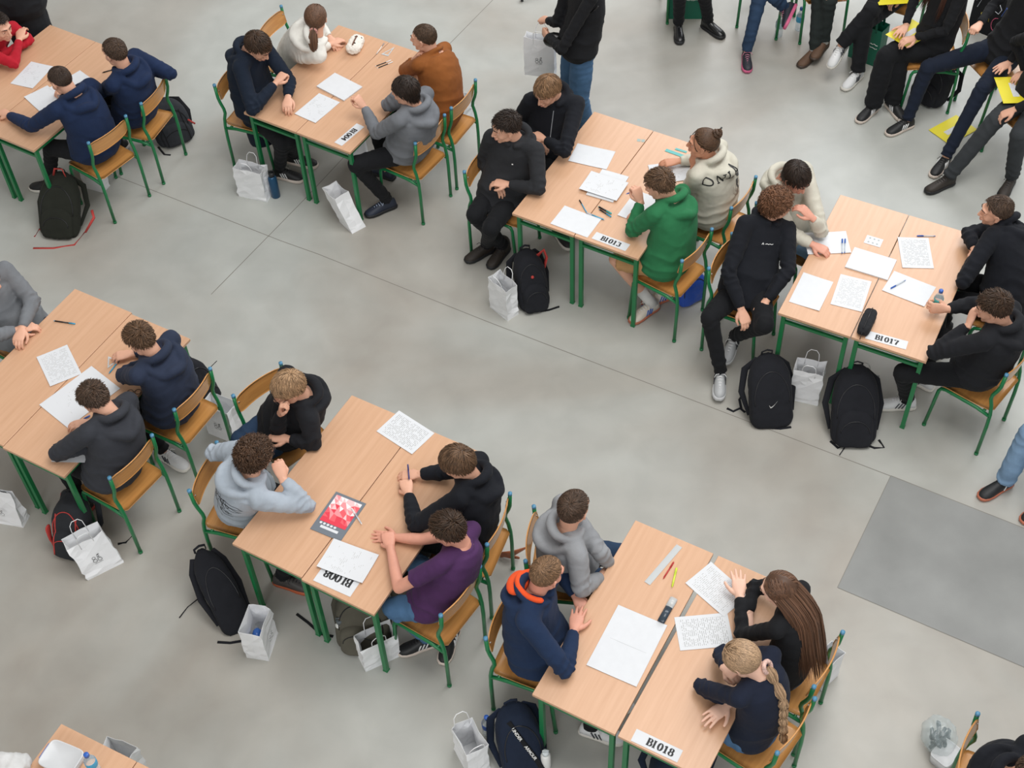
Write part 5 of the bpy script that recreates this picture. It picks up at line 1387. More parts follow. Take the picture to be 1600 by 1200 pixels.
# small things on the left edge pair
c = at('F', 470, 492, TABLE_Z); b = MB()
for s in (0, 1): b.tube([c+np.array([s*.05+.02*math.cos(q), .02*math.sin(q), .004]) for q in np.linspace(0, 2*math.pi, 15)], .002, 6)
b.tube([c+np.array([.02, 0, .005]), c+np.array([.03, 0, .005])], .002, 6); o = b.build('folded_glasses', [BKP], origin=c, loc=c); tag(o, 'folded black glasses by the elbow of the boy in dark navy', 'glasses')
c = at('C', 670, 488, TABLE_Z); b = MB()
for dx in (-.016, .016): b.box((dx, 0, .0008), (.026, .03, .001))
o = b.build('desk_sticker', [mat('sticker_grey', '9aa9a4', .5)], smooth=False, loc=c); o.rotation_euler = (0, 0, R(-15)); tag(o, 'small grey green sticker on the far part of the BI013 desk', 'sticker')

# ------------------------------------------------------------------ bottles
def bottle(label, base, s=1.0, capm=BLU, labm=TEAL, body=None, name='water_bottle', lie=None):
    root = empty(name, base); tag(root, label, 'bottle')
    bm_ = body or mat('clear_pet', 'dce8ee', .08, alpha=.38)
    b = MB(); b.lathe([(.0001, .001), (.026*s, 0), (.031*s, .006*s), (.031*s, .05*s), (.029*s, .07*s), (.031*s, .09*s), (.031*s, .125*s), (.026*s, .15*s), (.013*s, .172*s), (.012*s, .185*s)], 20, cap=False); b.build('bottle_body', [bm_], root)
    b = MB(); b.lathe([(.0315*s, .082*s), (.0318*s, .084*s), (.0318*s, .128*s), (.030*s, .130*s)], 20, cap=False); b.build('bottle_label', [labm], root)
    b = MB(); b.lathe([(.0001, .182*s), (.0145*s, .182*s), (.0145*s, .200*s), (.012*s, .203*s), (.0001, .203*s)], 16); b.build('cap', [capm], root)
    return root
bottle('water bottle with a blue cap and green label in the hand at BI017', at('E', 982, 628, TABLE_Z))
bottle('water bottle with a blue cap on the bottom left desk', at('S', 925, 770, TABLE_Z), labm=LTB)
bottle('water bottle with a blue cap on the floor in the top row', at('J', 1215, 248), s=1.15, labm=LTB)
bottle('clear bottle on the floor beside the pink soled shoe', at('J', 1045, 300), s=1.15, capm=M_WHITE, labm=mat('label_faint', 'a9c3c9', .4))
def flask(label, base, m1, m2, s=1.0, yaw=0):
    root = empty('drinking_flask', base); tag(root, label, 'flask')
    b = MB(); b.lathe([(.0001, 0), (.034*s, 0), (.036*s, .004), (.036*s, .19*s), (.028*s, .21*s), (.022*s, .215*s)], 22); b.build('flask_body', [m1], root)
    b = MB(); b.lathe([(.0001, .213*s), (.024*s, .213*s), (.025*s, .245*s), (.02*s, .25*s), (.0001, .25*s)], 18); b.build('lid', [m2], root)
    b = MB(); b.tube([(.018*s, 0, .247*s), (.022*s, 0, .268*s), (-.022*s, 0, .268*s), (-.018*s, 0, .247*s)], .004, 6); b.build('carry_loop', [m2], root)
    return root
flask('dark blue metal flask between the white bag and the BI004 desk leg', at('B', 352, 968), mat('flask_blue', '1f4a6b', .3, metal=.3), BKP)
flask('white flask with a grey lid beside the olive backpack under BI008', at('G', 628, 990), M_WHITE, mat('lid_grey', '5d6468', .4), .9)
flask('white bottle lid in the side pocket of the navy backpack', at('N', 1225, 1190, 0), M_WHITE, mat('lid_white', 'd5dcdf', .4), .8)

# ------------------------------------------------------------------ paper bags
def logo(parent, c, u, w, s, nrm, m=None):
    """little mark: two pairs of rings with a leaf and a line of small print"""
    mb = MB(); n_ = nrm*.0012
    def rib(pts, wd=.0022):
        vs = []; fs = []; P = [np.array(p, float) for p in pts]
        for i, p in enumerate(P):
            d = P[min(i+1, len(P)-1)]-P[max(i-1, 0)]; d = d/max(np.linalg.norm(d), 1e-9); nn = np.array([-d[1], d[0]])*wd/2
            for q in (p+nn, p-nn): vs.append(c+n_+u*q[0]*s+w*q[1]*s)
        for i in range(len(P)-1): fs.append((2*i, 2*i+1, 2*i+3, 2*i+2))
        mb.add(vs, fs)
    for cx, cy, r in ((-.013, .010, .008), (-.013, -.009, .010), (.012, -.009, .010)): rib(arc(cx, cy, r, r, 0, 360, 14))
    rib([(.004, .016), (.018, .000)]); rib([(.018, .016), (.004, .002)]); rib([(.008, .021), (.020, .024)], .005)
    rib([(-.022, -.026), (.022, -.026)], .0016)
    return mb.build('logo', [m or M_INK], parent, smooth=False)
def bag(label, P0, P1, depth=.11, height=.30, z=0, lean=(0, 0), face=1, seed=0, lg=False, origin=None, w=None, handles=True, flare=.0, openness=1.0, side_logo=False, rot=None):
    """P0,P1: bottom front edge; depth goes away from the camera side"""
    P0 = np.asarray(P0, float); P1 = np.asarray(P1, float); u = unit(P1-P0); L = w or np.clip(np.linalg.norm(P1-P0), .09, .25); mid = (P0+P1)/2
    v = np.array([-u[1], u[0], 0])*face; rng = np.random.RandomState(seed+50); base = mid.copy(); base[2] = z
    root = empty('paper_bag', base); tag(root, label, 'paper bag')
    ln = np.array([lean[0], lean[1], 0])
    def ringpts(t, off):
        hx, hy = L/2-off, depth/2-off
        pts = []; gus = -.018*math.sin(math.pi*t*.9)*1.0-(1-openness)*hy*t*.8
        prof = [(-hx, -hy), (-hx*.5, -hy), (0, -hy), (hx*.5, -hy), (hx, -hy), (hx+gus, 0), (hx, hy), (hx*.5, hy), (0, hy), (-hx*.5, hy), (-hx, hy), (-hx-gus, 0)]
        for i, (x, y) in enumerate(prof):
            y = y*(1-(1-openness)*t)
            pts.append(u*x+v*(y+depth/2)+ZV*(height*t)+ln*height*t)
        return pts
    jit = rng.normal(size=(9, 12, 3))*.0032; top = rng.normal(size=12)*.005; ts = [0, .06, .14, .26, .4, .55, .7, .85, 1.0]
    outer = []; inner = []
    for k, t in enumerate(ts):
        ro = ringpts(t, 0); ri = ringpts(t, .0016); j = jit[k]*(0 if k == 0 else 1)
        outer.append([p+j[i]+(ZV*top[i] if k == 8 else 0) for i, p in enumerate(ro)]); inner.append([p+j[i]+(ZV*top[i] if k == 8 else 0) for i, p in enumerate(ri)])
    inner[0] = [p+ZV*.002 for p in inner[0]]
    m = MB(); m.loft(outer+inner[::-1], cap=True); m.build('bag_body', [M_KRAFT], root, smooth=False)
    if handles:
        for s, yy in ((-1, .003), (1, depth*openness+depth*(1-openness)/2-.003)):
            t0 = ln*height; e = .09+.0*s; yb = depth/2+(yy-depth/2)*openness
            fl = v*(.012*s)
            pts = [u*-.045+v*yb+ZV*(height-.05)+t0*.83, u*-.045+v*yb+ZV*(height+.02)+t0, u*-.040+v*yb+ZV*(height+.06)+t0+fl, u*-.02+v*yb+ZV*(height+.085)+t0+fl*1.5, u*.02+v*yb+ZV*(height+.085)+t0+fl*1.5, u*.040+v*yb+ZV*(height+.06)+t0+fl, u*.045+v*yb+ZV*(height+.02)+t0, u*.045+v*yb+ZV*(height-.05)+t0*.83]
            h = MB(); h.tube(pts, .0026, 7); h.build('handle', [M_KRAFT], root)
    if lg:
        k = .45
        nrm = -v if not side_logo else u
        logo(root, v*-.006+ZV*height*k+ln*height*k if not side_logo else u*(L/2+.006)+v*depth/2+ZV*height*k+ln*height*k, u if not side_logo else v, unit(ZV+ln), 1.25, nrm)
    return root
bag('white paper bag with twisted handles beside the blue flask at BI004', at('B', 165, 968), at('B', 310, 1000), seed=1)
bag('white paper bag tilted against the near leg of the BI004 desks', at('B', 655, 1085), at('B', 738, 1165), depth=.13, seed=2, lean=(-.35, .25), handles=False, w=.18)
bag('white paper bag beside the black and red backpack at BI013', at('C', 140, 1062), at('C', 212, 1120), depth=.11, seed=3, w=.20, height=.31)
bag('white paper bag behind the black backpack with a white tick', at('E', 420, 965), at('E', 532, 990), depth=.12, seed=4, height=.32)
bag('white paper bag mostly hidden by the second black backpack at BI017', at('E', 610, 985), at('E', 740, 1010), depth=.12, seed=5, height=.24)
bag('open white paper bag with something blue inside, near the BI008 desks', at('G', 292, 1060), at('G', 355, 1070), depth=.20, seed=6, w=.14, height=.30, handles=False, lg=True, side_logo=True)
bag('white paper bag against the near leg of the BI008 desks', at('G', 705, 1110), at('G', 832, 1052), depth=.12, seed=7, height=.26)
bag('white paper bag with a logo on the floor behind the dark navy hoodie', at('F', 752, 640), at('F', 850, 680), depth=.12, seed=8, lg=True, handles=False, height=.31, lean=(-.0, .05))
bag('white paper bag with a round logo and handles, by the left edge pair', at('F', 318, 1170), at('F', 447, 1105), depth=.10, seed=9, lg=True, height=.27, lean=(-.28, .22))
bag('white paper bag at the left edge of the floor', at('F', -30, 960), at('F', 85, 980), depth=.10, seed=10, lg=True, handles=False, height=.33, openness=.15)
bag('open white paper bag beside the navy backpack near BI018', at('H', 85, 1195), at('H', 165, 1155), depth=.20, seed=11, w=.13, height=.30, handles=True)
bag('white paper bag under the chair, behind the green backpack', at('A', 395, 880), at('A', 485, 905), depth=.10, seed=12, height=.26, handles=False)
bag('white paper bag standing behind the leg of the boy in grey at BI004', at('B', 735, 800), at('B', 800, 800), depth=.10, seed=13, height=.2, handles=False)
bag('white paper bag behind the bottom left desk', at('P', 172, 1215), at('P', 218, 1232), depth=.12, seed=14, height=.30, handles=False)
bag('pale paper bag standing behind the chair of the long haired girl', at('H', 1470, 840), at('H', 1512, 800), depth=.10, seed=15, height=.28, handles=False, w=.15)
bag('pale paper bag behind the chair of the person in brown', at('B', 1290, 640), at('B', 1330, 600), depth=.10, seed=16, height=.26, handles=False, w=.18)
bc = at('M', 238, 700, .45); bd = at('M', 515, 735, .45)
bag('white paper bag with a small logo held by the standing person', bc, bd, z=.45, depth=.09, seed=17, height=.36, lg=True, w=.25)
b_in = at('G', 325, 940, .12); mb = MB(); mb.ell((0, 0, .04), (.03, .045, .04)); o = mb.build('blue_wrapper', [mat('blue_foil', '2f62b0', .3)], loc=at('G', 325, 990, .10)); tag(o, 'crumpled blue wrapper inside the open paper bag', 'wrapper')
bottle('blue capped bottle inside the open paper bag near BI018', at('N', 500, 760, .06), labm=BLU)

# ------------------------------------------------------------------ backpacks
def backpack(label, base, yaw, m, acc=None, h=.46, w=.31, d=.17, slump=.35, seed=0, pocket=True, straps=True, accents=(), tails=(), name='backpack', top_loop=True, tick=False, text=None, pipe=None):
    """yaw: direction its front faces; slump pushes the top backwards"""
    base = np.asarray(base, float); f = yawv(yaw); s = np.array([-f[1], f[0], 0]); acc = acc or m
    root = empty(name, base); tag(root, label, 'backpack')
    def sh(z): return -f*slump*z*(1+.25*z/h)
    def body(w_, d_, h_, off, z0=0, ex=.55):
        m_ = MB(); rings = []
        for t in np.linspace(0, 1, 15):
            k = (math.sin(math.pi*min(t*3.2+.12, .5)) if t < .2 else (1 if t < .55 else math.sqrt(max(0, 1-((t-.55)/.47)**2.4))))
            k = max(k, .12); z = z0+t*h_
            rings.append([sh(z)+off+s*w_/2*(.72+.28*k if t < .55 else k)*np.sign(math.cos(q))*abs(math.cos(q))**ex+f*d_/2*(.55+.45*k)*np.sign(math.sin(q))*abs(math.sin(q))**ex+ZV*z for q in np.linspace(0, 2*math.pi, 28, endpoint=False)])
        m_.loft(rings); W, Q = remesh(m_, .0085, 3)
        if isinstance(Q, np.ndarray):
            N_ = normals(W, Q); W = W+N_*(.006*pnoise(W, 5, seed, 2)+.003*pnoise(W, 14, seed+1, 2))[:, None]; W[:, 2] = np.maximum(W[:, 2], .001)
        return W, Q
    W, Q = body(w, d, h, np.zeros(3)); mkobj('bag_body', W, Q, [m], root)
    bv = BVHTree.FromPolygons([tuple(p) for p in W], [tuple(int(i) for i in q) for q in Q])
    if pocket:
        W2, Q2 = body(w*.78, d*.55, h*.52, f*d*.42, .015); mkobj('front_pocket', W2, Q2, [acc if pipe is None else m], root)
        bv2 = BVHTree.FromPolygons([tuple(p) for p in W2], [tuple(int(i) for i in q) for q in Q2])
    def surf(x, z, off=.002):
        o_ = s*x+ZV*z+f*.5+sh(z); best = None
        for B_ in ([bv]+([bv2] if pocket else [])):
            r_ = B_.ray_cast(Vector(o_), Vector(-f))
            if r_[0] is not None and (best is None or r_[3] < best[1]): best = (np.array(r_[0])+f*off, r_[3])
        return best[0] if best else s*x+ZV*z+sh(z)+f*d/2
    zp = MB(); zp.tube([surf(w*.40*math.cos(q), h*.50+h*.40*math.sin(q)) for q in np.linspace(R(-10), R(190), 22)], .0035, 6); zp.build('main_zip', [pipe or BKP], root)
    if pocket:
        zp = MB(); zp.tube([surf(w*.31*math.cos(q), h*.28+h*.17*math.sin(q)) for q in np.linspace(R(0), R(180), 16)], .003, 6); zp.build('pocket_zip', [pipe or BKP], root)
    if pipe is not None:
        for sg in (-1, 1):
            zp = MB(); zp.tube([surf(sg*w*.30, z) for z in np.linspace(h*.12, h*.82, 12)], .005, 6); zp.build('piping', [pipe], root)
    if top_loop:
        t_ = sh(h)+ZV*h*.97; lp = MB(); lp.tube([t_-s*.035-f*.03, t_-s*.035-f*.03+ZV*.04, t_-f*.03+ZV*.055, t_+s*.035-f*.03+ZV*.04, t_+s*.035-f*.03], .008, 6, flat=.5); lp.build('carry_handle', [acc], root)
    if straps:
        for sg in (-1, 1):
            p = [sh(h*.92)+ZV*h*.92+s*sg*.06-f*d*.35, sh(h*.7)+ZV*h*.7+s*sg*(w*.48)-f*d*.72, sh(h*.4)+ZV*h*.4+s*sg*(w*.60)-f*d*.6, ZV*.06+s*sg*w*.50-f*d*.3]
            st = MB(); st.tube(p, [.024, .026, .022, .012], 8, flat=.25, ref=s); st.build('shoulder_strap', [acc if not accents else m], root)
    for k, tl in enumerate(tails):
        pts = [np.array([q[0], q[1], q[2] if len(q) > 2 else .006])-base*[1, 1, 0] for q in tl]; st = MB(); st.tube(pts, .011, 6, flat=.25, ref=np.array([.3, .3, .1])); st.build('webbing_strap', [(accents[0] if accents else acc)], root)
    for k, (x, z, r) in enumerate(()): pass
    if tick:
        tk = MB(); P = [surf(x, z, .004) for x, z in ((-.028, h*.44), (-.018, h*.40), (-.008, h*.405), (.012, h*.44), (.034, h*.49))]
        ww = [.001, .007, .008, .004, .0005]; vs = []
        for p, q in zip(P, ww): vs += [p+ZV*q, p-ZV*q]
        tk.add(vs, [(2*i, 2*i+1, 2*i+3, 2*i+2) for i in range(4)]); tk.build('tick_mark', [M_WHITE], root, smooth=False)
    root['_h'] = h
    return root, surf, s, f, sh
def clean(o):
    if '_h' in o: del o['_h']
OLV = cloth('olive_black', '262822'); REDW = mat('red_webbing', 'b43a35', .7)
r_, surf, s, f, sh = backpack('dark olive backpack with red straps on the floor, top left', at('A', 285, 1095), -100, OLV, h=.37, w=.33, d=.15, slump=.6, seed=1, accents=(REDW,),
    tails=[[at('A', 155, 1165), at('A', 250, 1165), at('A', 350, 1150), at('A', 395, 1090)], [at('A', 160, 1110), at('A', 185, 1075), at('A', 215, 1100), at('A', 235, 1105)], [at('A', 400, 1090, .1), at('A', 440, 1020, .18), at('A', 430, 985, .2)]]); clean(r_)
lp = MB(); lp.tube([sh(.36)+ZV*.36-s*.05, sh(.36)+ZV*.42-s*.03-f*.02, sh(.36)+ZV*.42+s*.03-f*.02, sh(.36)+ZV*.36+s*.05], .010, 6, flat=.5); lp.build('red_loop', [REDW], r_)
r_, *_ = backpack('black and grey backpack with red trim beside the chair, top left pair', at('A', 830, 655), -60, cloth('bag_grey', '2b2d31'), BLK, h=.27, w=.33, slump=.6, seed=2, pipe=cloth('bag_black2', '1a1a1c'), tails=[[at('A', 740, 690), at('A', 770, 725), at('A', 800, 728)]]); clean(r_)
rb = MB(); rb.tube([at('A', 880, 560, .28)-np.array(r_.location), at('A', 915, 580, .24)-np.array(r_.location)], .010, 6, flat=.4); rb.build('red_tab', [REDW], r_)
r_, surf, s, f, sh = backpack('black backpack with a red inner handle and red dot, beside BI013', at('C', 300, 1060), -75, cloth('bag_black', '1e1f24'), h=.39, w=.24, d=.16, slump=.35, seed=3, accents=(BLK,), tails=[[at('C', 320, 1082), at('C', 350, 1078), at('C', 387, 1066)]]); clean(r_)
dt = MB(); c_ = surf(.0, .27, .003); dt.ell(c_, (.012, .012, .012)); dt.build('red_badge', [REDW], r_)
lp = MB(); lp.tube([sh(.35)+ZV*.35+s*.08, sh(.37)+ZV*.385+s*.13, sh(.32)+ZV*.33+s*.145, sh(.26)+ZV*.26+s*.115], .020, 6, flat=.4); lp.build('red_lining_handle', [REDW], r_)
r_, *_ = backpack('black backpack with a white tick mark, left of two under BI017', at('E', 355, 1055), -85, cloth('bag_black', '1e1f24'), h=.385, w=.30, d=.15, slump=.55, seed=4, tick=True, pocket=False, tails=[[at('E', 255, 1015), at('E', 235, 1000), at('E', 210, 1012), at('E', 185, 1000)], [at('E', 240, 1005), at('E', 232, 965), at('E', 245, 945)], [at('E', 350, 1075), at('E', 390, 1078), at('E', 432, 1072)]]); clean(r_)
r_, *_ = backpack('plain black backpack, right of two under BI017', at('E', 665, 1120), -95, cloth('bag_black', '1e1f24'), h=.41, w=.31, d=.15, slump=.55, seed=5, pocket=True, tails=[[at('E', 580, 1125), at('E', 610, 1152), at('E', 640, 1140), at('E', 615, 1178)], [at('E', 720, 1140), at('E', 750, 1152), at('E', 785, 1150), at('E', 765, 1120)]]); clean(r_)
r_, *_ = backpack('black backpack slumped beside the open paper bag near BI008', at('G', 255, 950), -60, cloth('bag_black', '1e1f24'), h=.34, w=.21, d=.13, slump=.9, seed=6, pocket=False, tails=[[at('G', 165, 835, .12), at('G', 115, 848, .02), at('G', 75, 880), at('G', 45, 918)], [at('G', 180, 1005), at('G', 225, 1008), at('G', 275, 1000)]]); clean(r_)
r_, *_ = backpack('olive grey backpack under the BI008 desks', at('G', 700, 1010), -100, cloth('bag_olive', '5a574d'), None, h=.38, w=.34, slump=.35, seed=7, accents=(BLK,), tails=[[at('G', 460, 905), at('G', 500, 935), at('G', 545, 975), at('G', 590, 985)]]); clean(r_)
r_, *_ = backpack('black backpack with red piping behind the logo bag, left edge pair', at('F', 268, 1055), -110, cloth('bag_grey', '2b2d31'), BLK, h=.36, w=.25, slump=.35, seed=8, pipe=REDW, tails=[[at('F', 425, 1040), at('F', 455, 1035), at('F', 475, 1010)]], accents=(BLK,)); clean(r_)
rs = MB(); rs.tube([(-.118, .01, .03), (-.125, .015, .12), (-.12, .03, .20)], .028, 8, flat=.35, ref=ZV, roundcap=True); rs.build('red_side_panel', [REDW], r_)
r_, *_ = backpack('black backpack behind the chair of the boy in dark navy', at('F', 735, 520), -30, cloth('bag_black', '1e1f24'), h=.36, w=.25, slump=.2, seed=9, tails=[[at('F', 760, 400, .5), at('F', 782, 378, .52)]]); clean(r_)
r_, surf, s, f, sh = backpack('navy backpack with a lettered strap near BI018', at('H', 305, 1165), -75, cloth('bag_navy', '1c2536'), h=.36, w=.26, d=.15, slump=.5, seed=10, accents=(BLK,), pocket=False, tails=[[at('H', 190, 1110), at('H', 215, 1098), at('H', 240, 1090)]]); clean(r_)
ln_ = [(x, z) for x, z in ((-.045, .345), (-.01, .28), (.025, .21), (.058, .14), (.080, .07))]
P = [surf(x, z, .004) for x, z in ln_]; st = MB(); st.tube(P, .016, 6, flat=.2, ref=np.cross(f, unit(P[-1]-P[0]))); bd_ = st.build('lettered_band', [BLK], r_)
def text_mesh(body, size):
    cu = bpy.data.curves.new('t', 'FONT'); cu.body = body; cu.size = size; cu.align_x = 'CENTER'; cu.align_y = 'CENTER'; cu.offset = size*.02
    o = bpy.data.objects.new('t', cu); COL.objects.link(o); dg = bpy.context.evaluated_depsgraph_get(); me = bpy.data.meshes.new_from_object(o.evaluated_get(dg)); bpy.data.objects.remove(o); return me
for word, t0 in (('UNDER', .22), ('ARMOUR', .62)):
    me = text_mesh(word, .027); q = np.array([v.co[:] for v in me.vertices]); wlen = q[:, 0].max()-q[:, 0].min()
    seg = np.concatenate([[0], np.cumsum([np.linalg.norm(P[i+1]-P[i]) for i in range(4)])]); tot = seg[-1]; Vt = []
    for x, y, _ in q:
        l = np.clip(tot*t0+x, 0, tot); i = min(int(np.searchsorted(seg, l, 'right')-1), 3); a_ = (l-seg[i])/(seg[i+1]-seg[i]); d_ = unit(P[i+1]-P[i]); pp = P[i]*(1-a_)+P[i+1]*a_
        up_ = unit(np.cross(f, d_)); Vt.append(pp+f*.008-up_*y*-1)
    o = mkobj('strap_lettering', np.array(Vt), [tuple(p.vertices) for p in me.polygons], [M_WHITE], bd_, False); bpy.data.meshes.remove(me)
r_, *_ = backpack('black backpack with hanging straps under the yellow folder chair, top right', at('K', 790, 830), 215, cloth('bag_black', '1e1f24'), h=.36, w=.32, slump=.2, seed=11, tails=[[at('K', 860, 640, .2), at('K', 880, 740, .1), at('K', 885, 830)], [at('K', 940, 650, .2), at('K', 920, 730, .1), at('K', 880, 820)]]); clean(r_)
r_, *_ = backpack('blue drawstring bag under the chair of the boy in green', at('C', 840, 1040), -60, mat('bright_blue_nylon', '2450b4', .4, bump=.2, bscale=50), h=.26, w=.24, d=.14, slump=.1, seed=12, straps=False, pocket=False); clean(r_)
r_, *_ = backpack('dark backpack glimpsed under the front of the BI018 desk', at('P', 1060, 1235), -90, cloth('bag_navy', '1c2536'), h=.40, w=.34, slump=.1, seed=13); clean(r_)

# ------------------------------------------------------------------ tote boxes, folders, other things
def tote(label, P0, P1, depth, h, m, marks=None, lean=0, name='tote_bag', bs=None):
    u = unit(P1-P0); L = np.linalg.norm(P1-P0); v = np.array([-u[1], u[0], 0]); base = (P0+P1)/2; root = empty(name, base); tag(root, label, 'tote bag')
    W_ = MB(); rings = []
    for t in np.linspace(0, 1, 9):
        k = 1+.03*math.sin(t*3); 
        prof = [(-1, -1), (0, -1.04), (1, -1), (1.02, 0), (1, 1), (0, 1.04), (-1, 1), (-1.02, 0)]; rings.append([u*x*L/2*k+v*(y*depth/2+depth/2)+ZV*t*h for x, y in prof])
    inn = [[p*[.97, .97, 1] for p in r] for r in rings]; inn = [[(p-v*depth/2)*[1, 1, 1]+v*depth/2 for p in r] for r in rings]
    inner = []
    for r in rings:
        c = sum(r)/len(r); inner.append([c+(p-c)*np.array([.97, .97, 1.0]) for p in r])
    inner[0] = [p+ZV*.01 for p in inner[0]]
    W_.loft(rings+inner[::-1]); W_.build('bag_body', [m], root, smooth=False)
    for yy in (.0, depth):
        hd = MB(); hd.tube([u*-.08+v*yy+ZV*(h-.03), u*-.07+v*yy+ZV*(h+.10), u*.0+v*yy+ZV*(h+.15), u*.07+v*yy+ZV*(h+.10), u*.08+v*yy+ZV*(h-.03)], .012, 6, flat=.2, ref=u); hd.build('handle', [m], root)
    if marks:
        for nm, mt, strokes, wd in marks:
            k = MB()
            for st in strokes:
                pts = [u*x+ZV*z-v*(.006+depth*.02) for x, z in st]; k.tube(pts, wd, 5)
            k.build(nm, [mt], root)
    return root
rng = np.random.RandomState(8)
def squig(x0, x1, z, a=.006):
    n = 16; return [(x0+(x1-x0)*i/n, z+a*(rng.uniform(-1, 1))) for i in range(n+1)]
GT = mat('green_tote_fabric', '14664f', .5, bump=.1, bscale=200)
tote('green tote bag with two lines of white print behind the black boots', at('J', 120, 158), at('J', 415, 158), .14, .36, GT, [('white_print', M_WHITE, [squig(.0, .14, .235), squig(.0, .14, .205)], .0025)])
tote('green tote bag with white print behind the white running shoes', at('K', 130, 470), at('K', 360, 560), .14, .36, GT, [('white_print', M_WHITE, [squig(.0, .12, .22), squig(.0, .12, .185)], .0025)])
neon = [('white_outline', mat('print_white', 'd8dce6', .5), [[(-.12, .30), (-.06, .38), (-.10, .24)], [(.08, .36), (.12, .30), (.10, .25), (.05, .27)]], .003), ('yellow_outline', mat('print_yellow', 'd6c24a', .5), [[(-.05, .20), (.02, .27), (.03, .14), (-.04, .15), (-.05, .20)]], .003),
        ('pink_outline', mat('print_pink', 'c9597a', .5), [[(.08, .20)]+arc(.11, .14, .05, .07, 90, 270, 8)], .003), ('blue_outline', mat('print_blue', '4d6fd0', .5), [[(.13, .24), (.16, .34), (.18, .28)]], .003)]
tote('black tote bag with thin coloured outlines printed on it, top right', at('K', 1130, 230), at('K', 1370, 330), .16, .40, BLK, neon)
YF = mat('yellow_folder_card', 'e2d42a', .45)
def folder(label, fr, corners, z, lab=True, size=(.235, .32)):
    o, a, b = sheet('folder', label, 'folder', fr, corners, zb=z, size=size, m=YF, curl=0, th=.002)
    if lab:
        l = MB(); l.box((0, 0, .0029), (.05, .17, .0008)); lo = l.build('address_label', [TXT_L], o, smooth=False)
    return o
folder('yellow folder under the two hands of the seated long haired person', 'K', [(445, 285), (690, 175), (830, 250), (630, 405)], .635)
folder('yellow folder with a white label held at the right edge', 'D', [(1458, 325), (1625, 322), (1650, 425), (1500, 430)], .645, size=(.235, .32))
folder('yellow folder with a white label lying on the floor', 'D', [(1318, 480), (1203, 545), (1290, 600), (1405, 540)], .004)
folder('lime green folder on a lap at the top edge', 'K', [(400, -70), (640, -90), (640, 5), (410, 15)], .66, lab=False)
# umbrella-like brown fabric under the chair at BI008
c = at('G', 1215, 700, .0); TAN = mat('tan_leather', 'a5603f', .5, bump=.1, bscale=60); mb = MB()
mb.tube([at('G', 1180, 695, .05)-c, at('G', 1225, 690, .10)-c, at('G', 1285, 664, .12)-c], [.028, .030, .004], 8, flat=.35, ref=ZV); mb.tube([at('G', 1170, 690, .02)-c, at('G', 1215, 700, .03)-c, at('G', 1243, 705, .03)-c], [.018, .02, .014], 8, flat=.5, ref=ZV, roundcap=True)
o = mb.build('leather_strap', [TAN], loc=c); tag(o, 'tan leather strap lying beside the far chair at BI008', 'strap')
# lunch boxes
def lunchbox(label, c, yaw, z, s=(.17, .12, .06), clip=None, inside=None):
    root = empty('lunch_box', (c[0], c[1], z), (0, 0, R(yaw))); tag(root, label, 'lunch box'); BX = mat('frosted_box', 'e4e6e8', .3, alpha=.72)
    b = MB(); rings = []
    for k, zz in ((.90, 0), (.94, .004), (1.0, s[2])): rings.append([(s[0]/2*k*np.sign(math.cos(q))*abs(math.cos(q))**.35, s[1]/2*k*np.sign(math.sin(q))*abs(math.sin(q))**.35, zz) for q in np.linspace(0, 2*math.pi, 32, endpoint=False)])
    b.loft([[np.array(p) for p in r] for r in rings]); b.build('box', [BX], root)
    b = MB(); rings = [[np.array((s[0]/2*k*np.sign(math.cos(q))*abs(math.cos(q))**.35, s[1]/2*k*np.sign(math.sin(q))*abs(math.sin(q))**.35, zz)) for q in np.linspace(0, 2*math.pi, 32, endpoint=False)] for k, zz in ((1.04, s[2]), (1.05, s[2]+.006), (1.0, s[2]+.010), (.97, s[2]+.007))]
    b.loft(rings); b.build('lid', [BX], root)
    if clip: b = MB(); b.box((-s[0]/2-.006, 0, s[2]*.8), (.010, s[1]*.6, .028)); b.build('clip', [clip], root, bevel=.002)
    if inside: b = MB(); b.ell((.01, 0, s[2]*.45), (s[0]*.34, s[1]*.32, s[2]*.38)); b.build('food', [inside], root)
    return root
lunchbox('frosted lunch box with a blue clip on the bottom left desk', at('S', 620, 690, TABLE_Z), -25, TABLE_Z, (.2, .15, .06), BLU, mat('sandwich', 'c9a283', .8))
# rubbish by the bottom right chair
c = at('Q', 500, 640, 0); mb = MB(); mb.ell((0, 0, .09), (.10, .12, .085), nu=28, nv=18); W, Q = remesh(mb, .007, 1); W = W*1.0+normals(W, Q)*(.020*pnoise(W, 12, 3, 3))[:, None]; W[:, 2] = np.maximum(W[:, 2], .001)
root = empty('plastic_bag', c); tag(root, 'crumpled clear plastic bag of rubbish by the bottom right chair', 'plastic bag')
mkobj('film', W, Q, [mat('clear_film', 'c3d2d4', .12, alpha=.30, spec=.8)], root)
mb = MB(); rng = np.random.RandomState(3)
for i in range(14): mb.tube([rng.uniform(-.06, .06, 3)*[1, 1, .5]+ZV*.09, rng.uniform(-.075, .075, 3)*[1, 1, .6]+ZV*.10], .022, 6, flat=.5)
mb.build('dark_contents', [mat('dark_wrappers', '2c3236', .3)], root)
lunchbox('frosted food tub beside the crumpled plastic bag, bottom right', at('Q', 590, 850, 0), 40, 0, (.15, .12, .08), None, mat('bread', 'd0a864', .8))
c = at('M', 215, 10, 0); mb = MB(); mb.tube([c*0+np.array([0, 0, .03]), np.array([.10, .06, .07]), np.array([.30, .16, .10])], .012, 8); root = empty('castor_base', c); tag(root, 'black swivel chair foot on a castor at the top edge', 'chair foot'); mb.build('foot_arm', [BKP], root)
mb = MB(); mb.tube([(-.012, 0, .022), (.012, 0, .022)], .022, 12); mb.build('castor_wheel', [BKP], root)

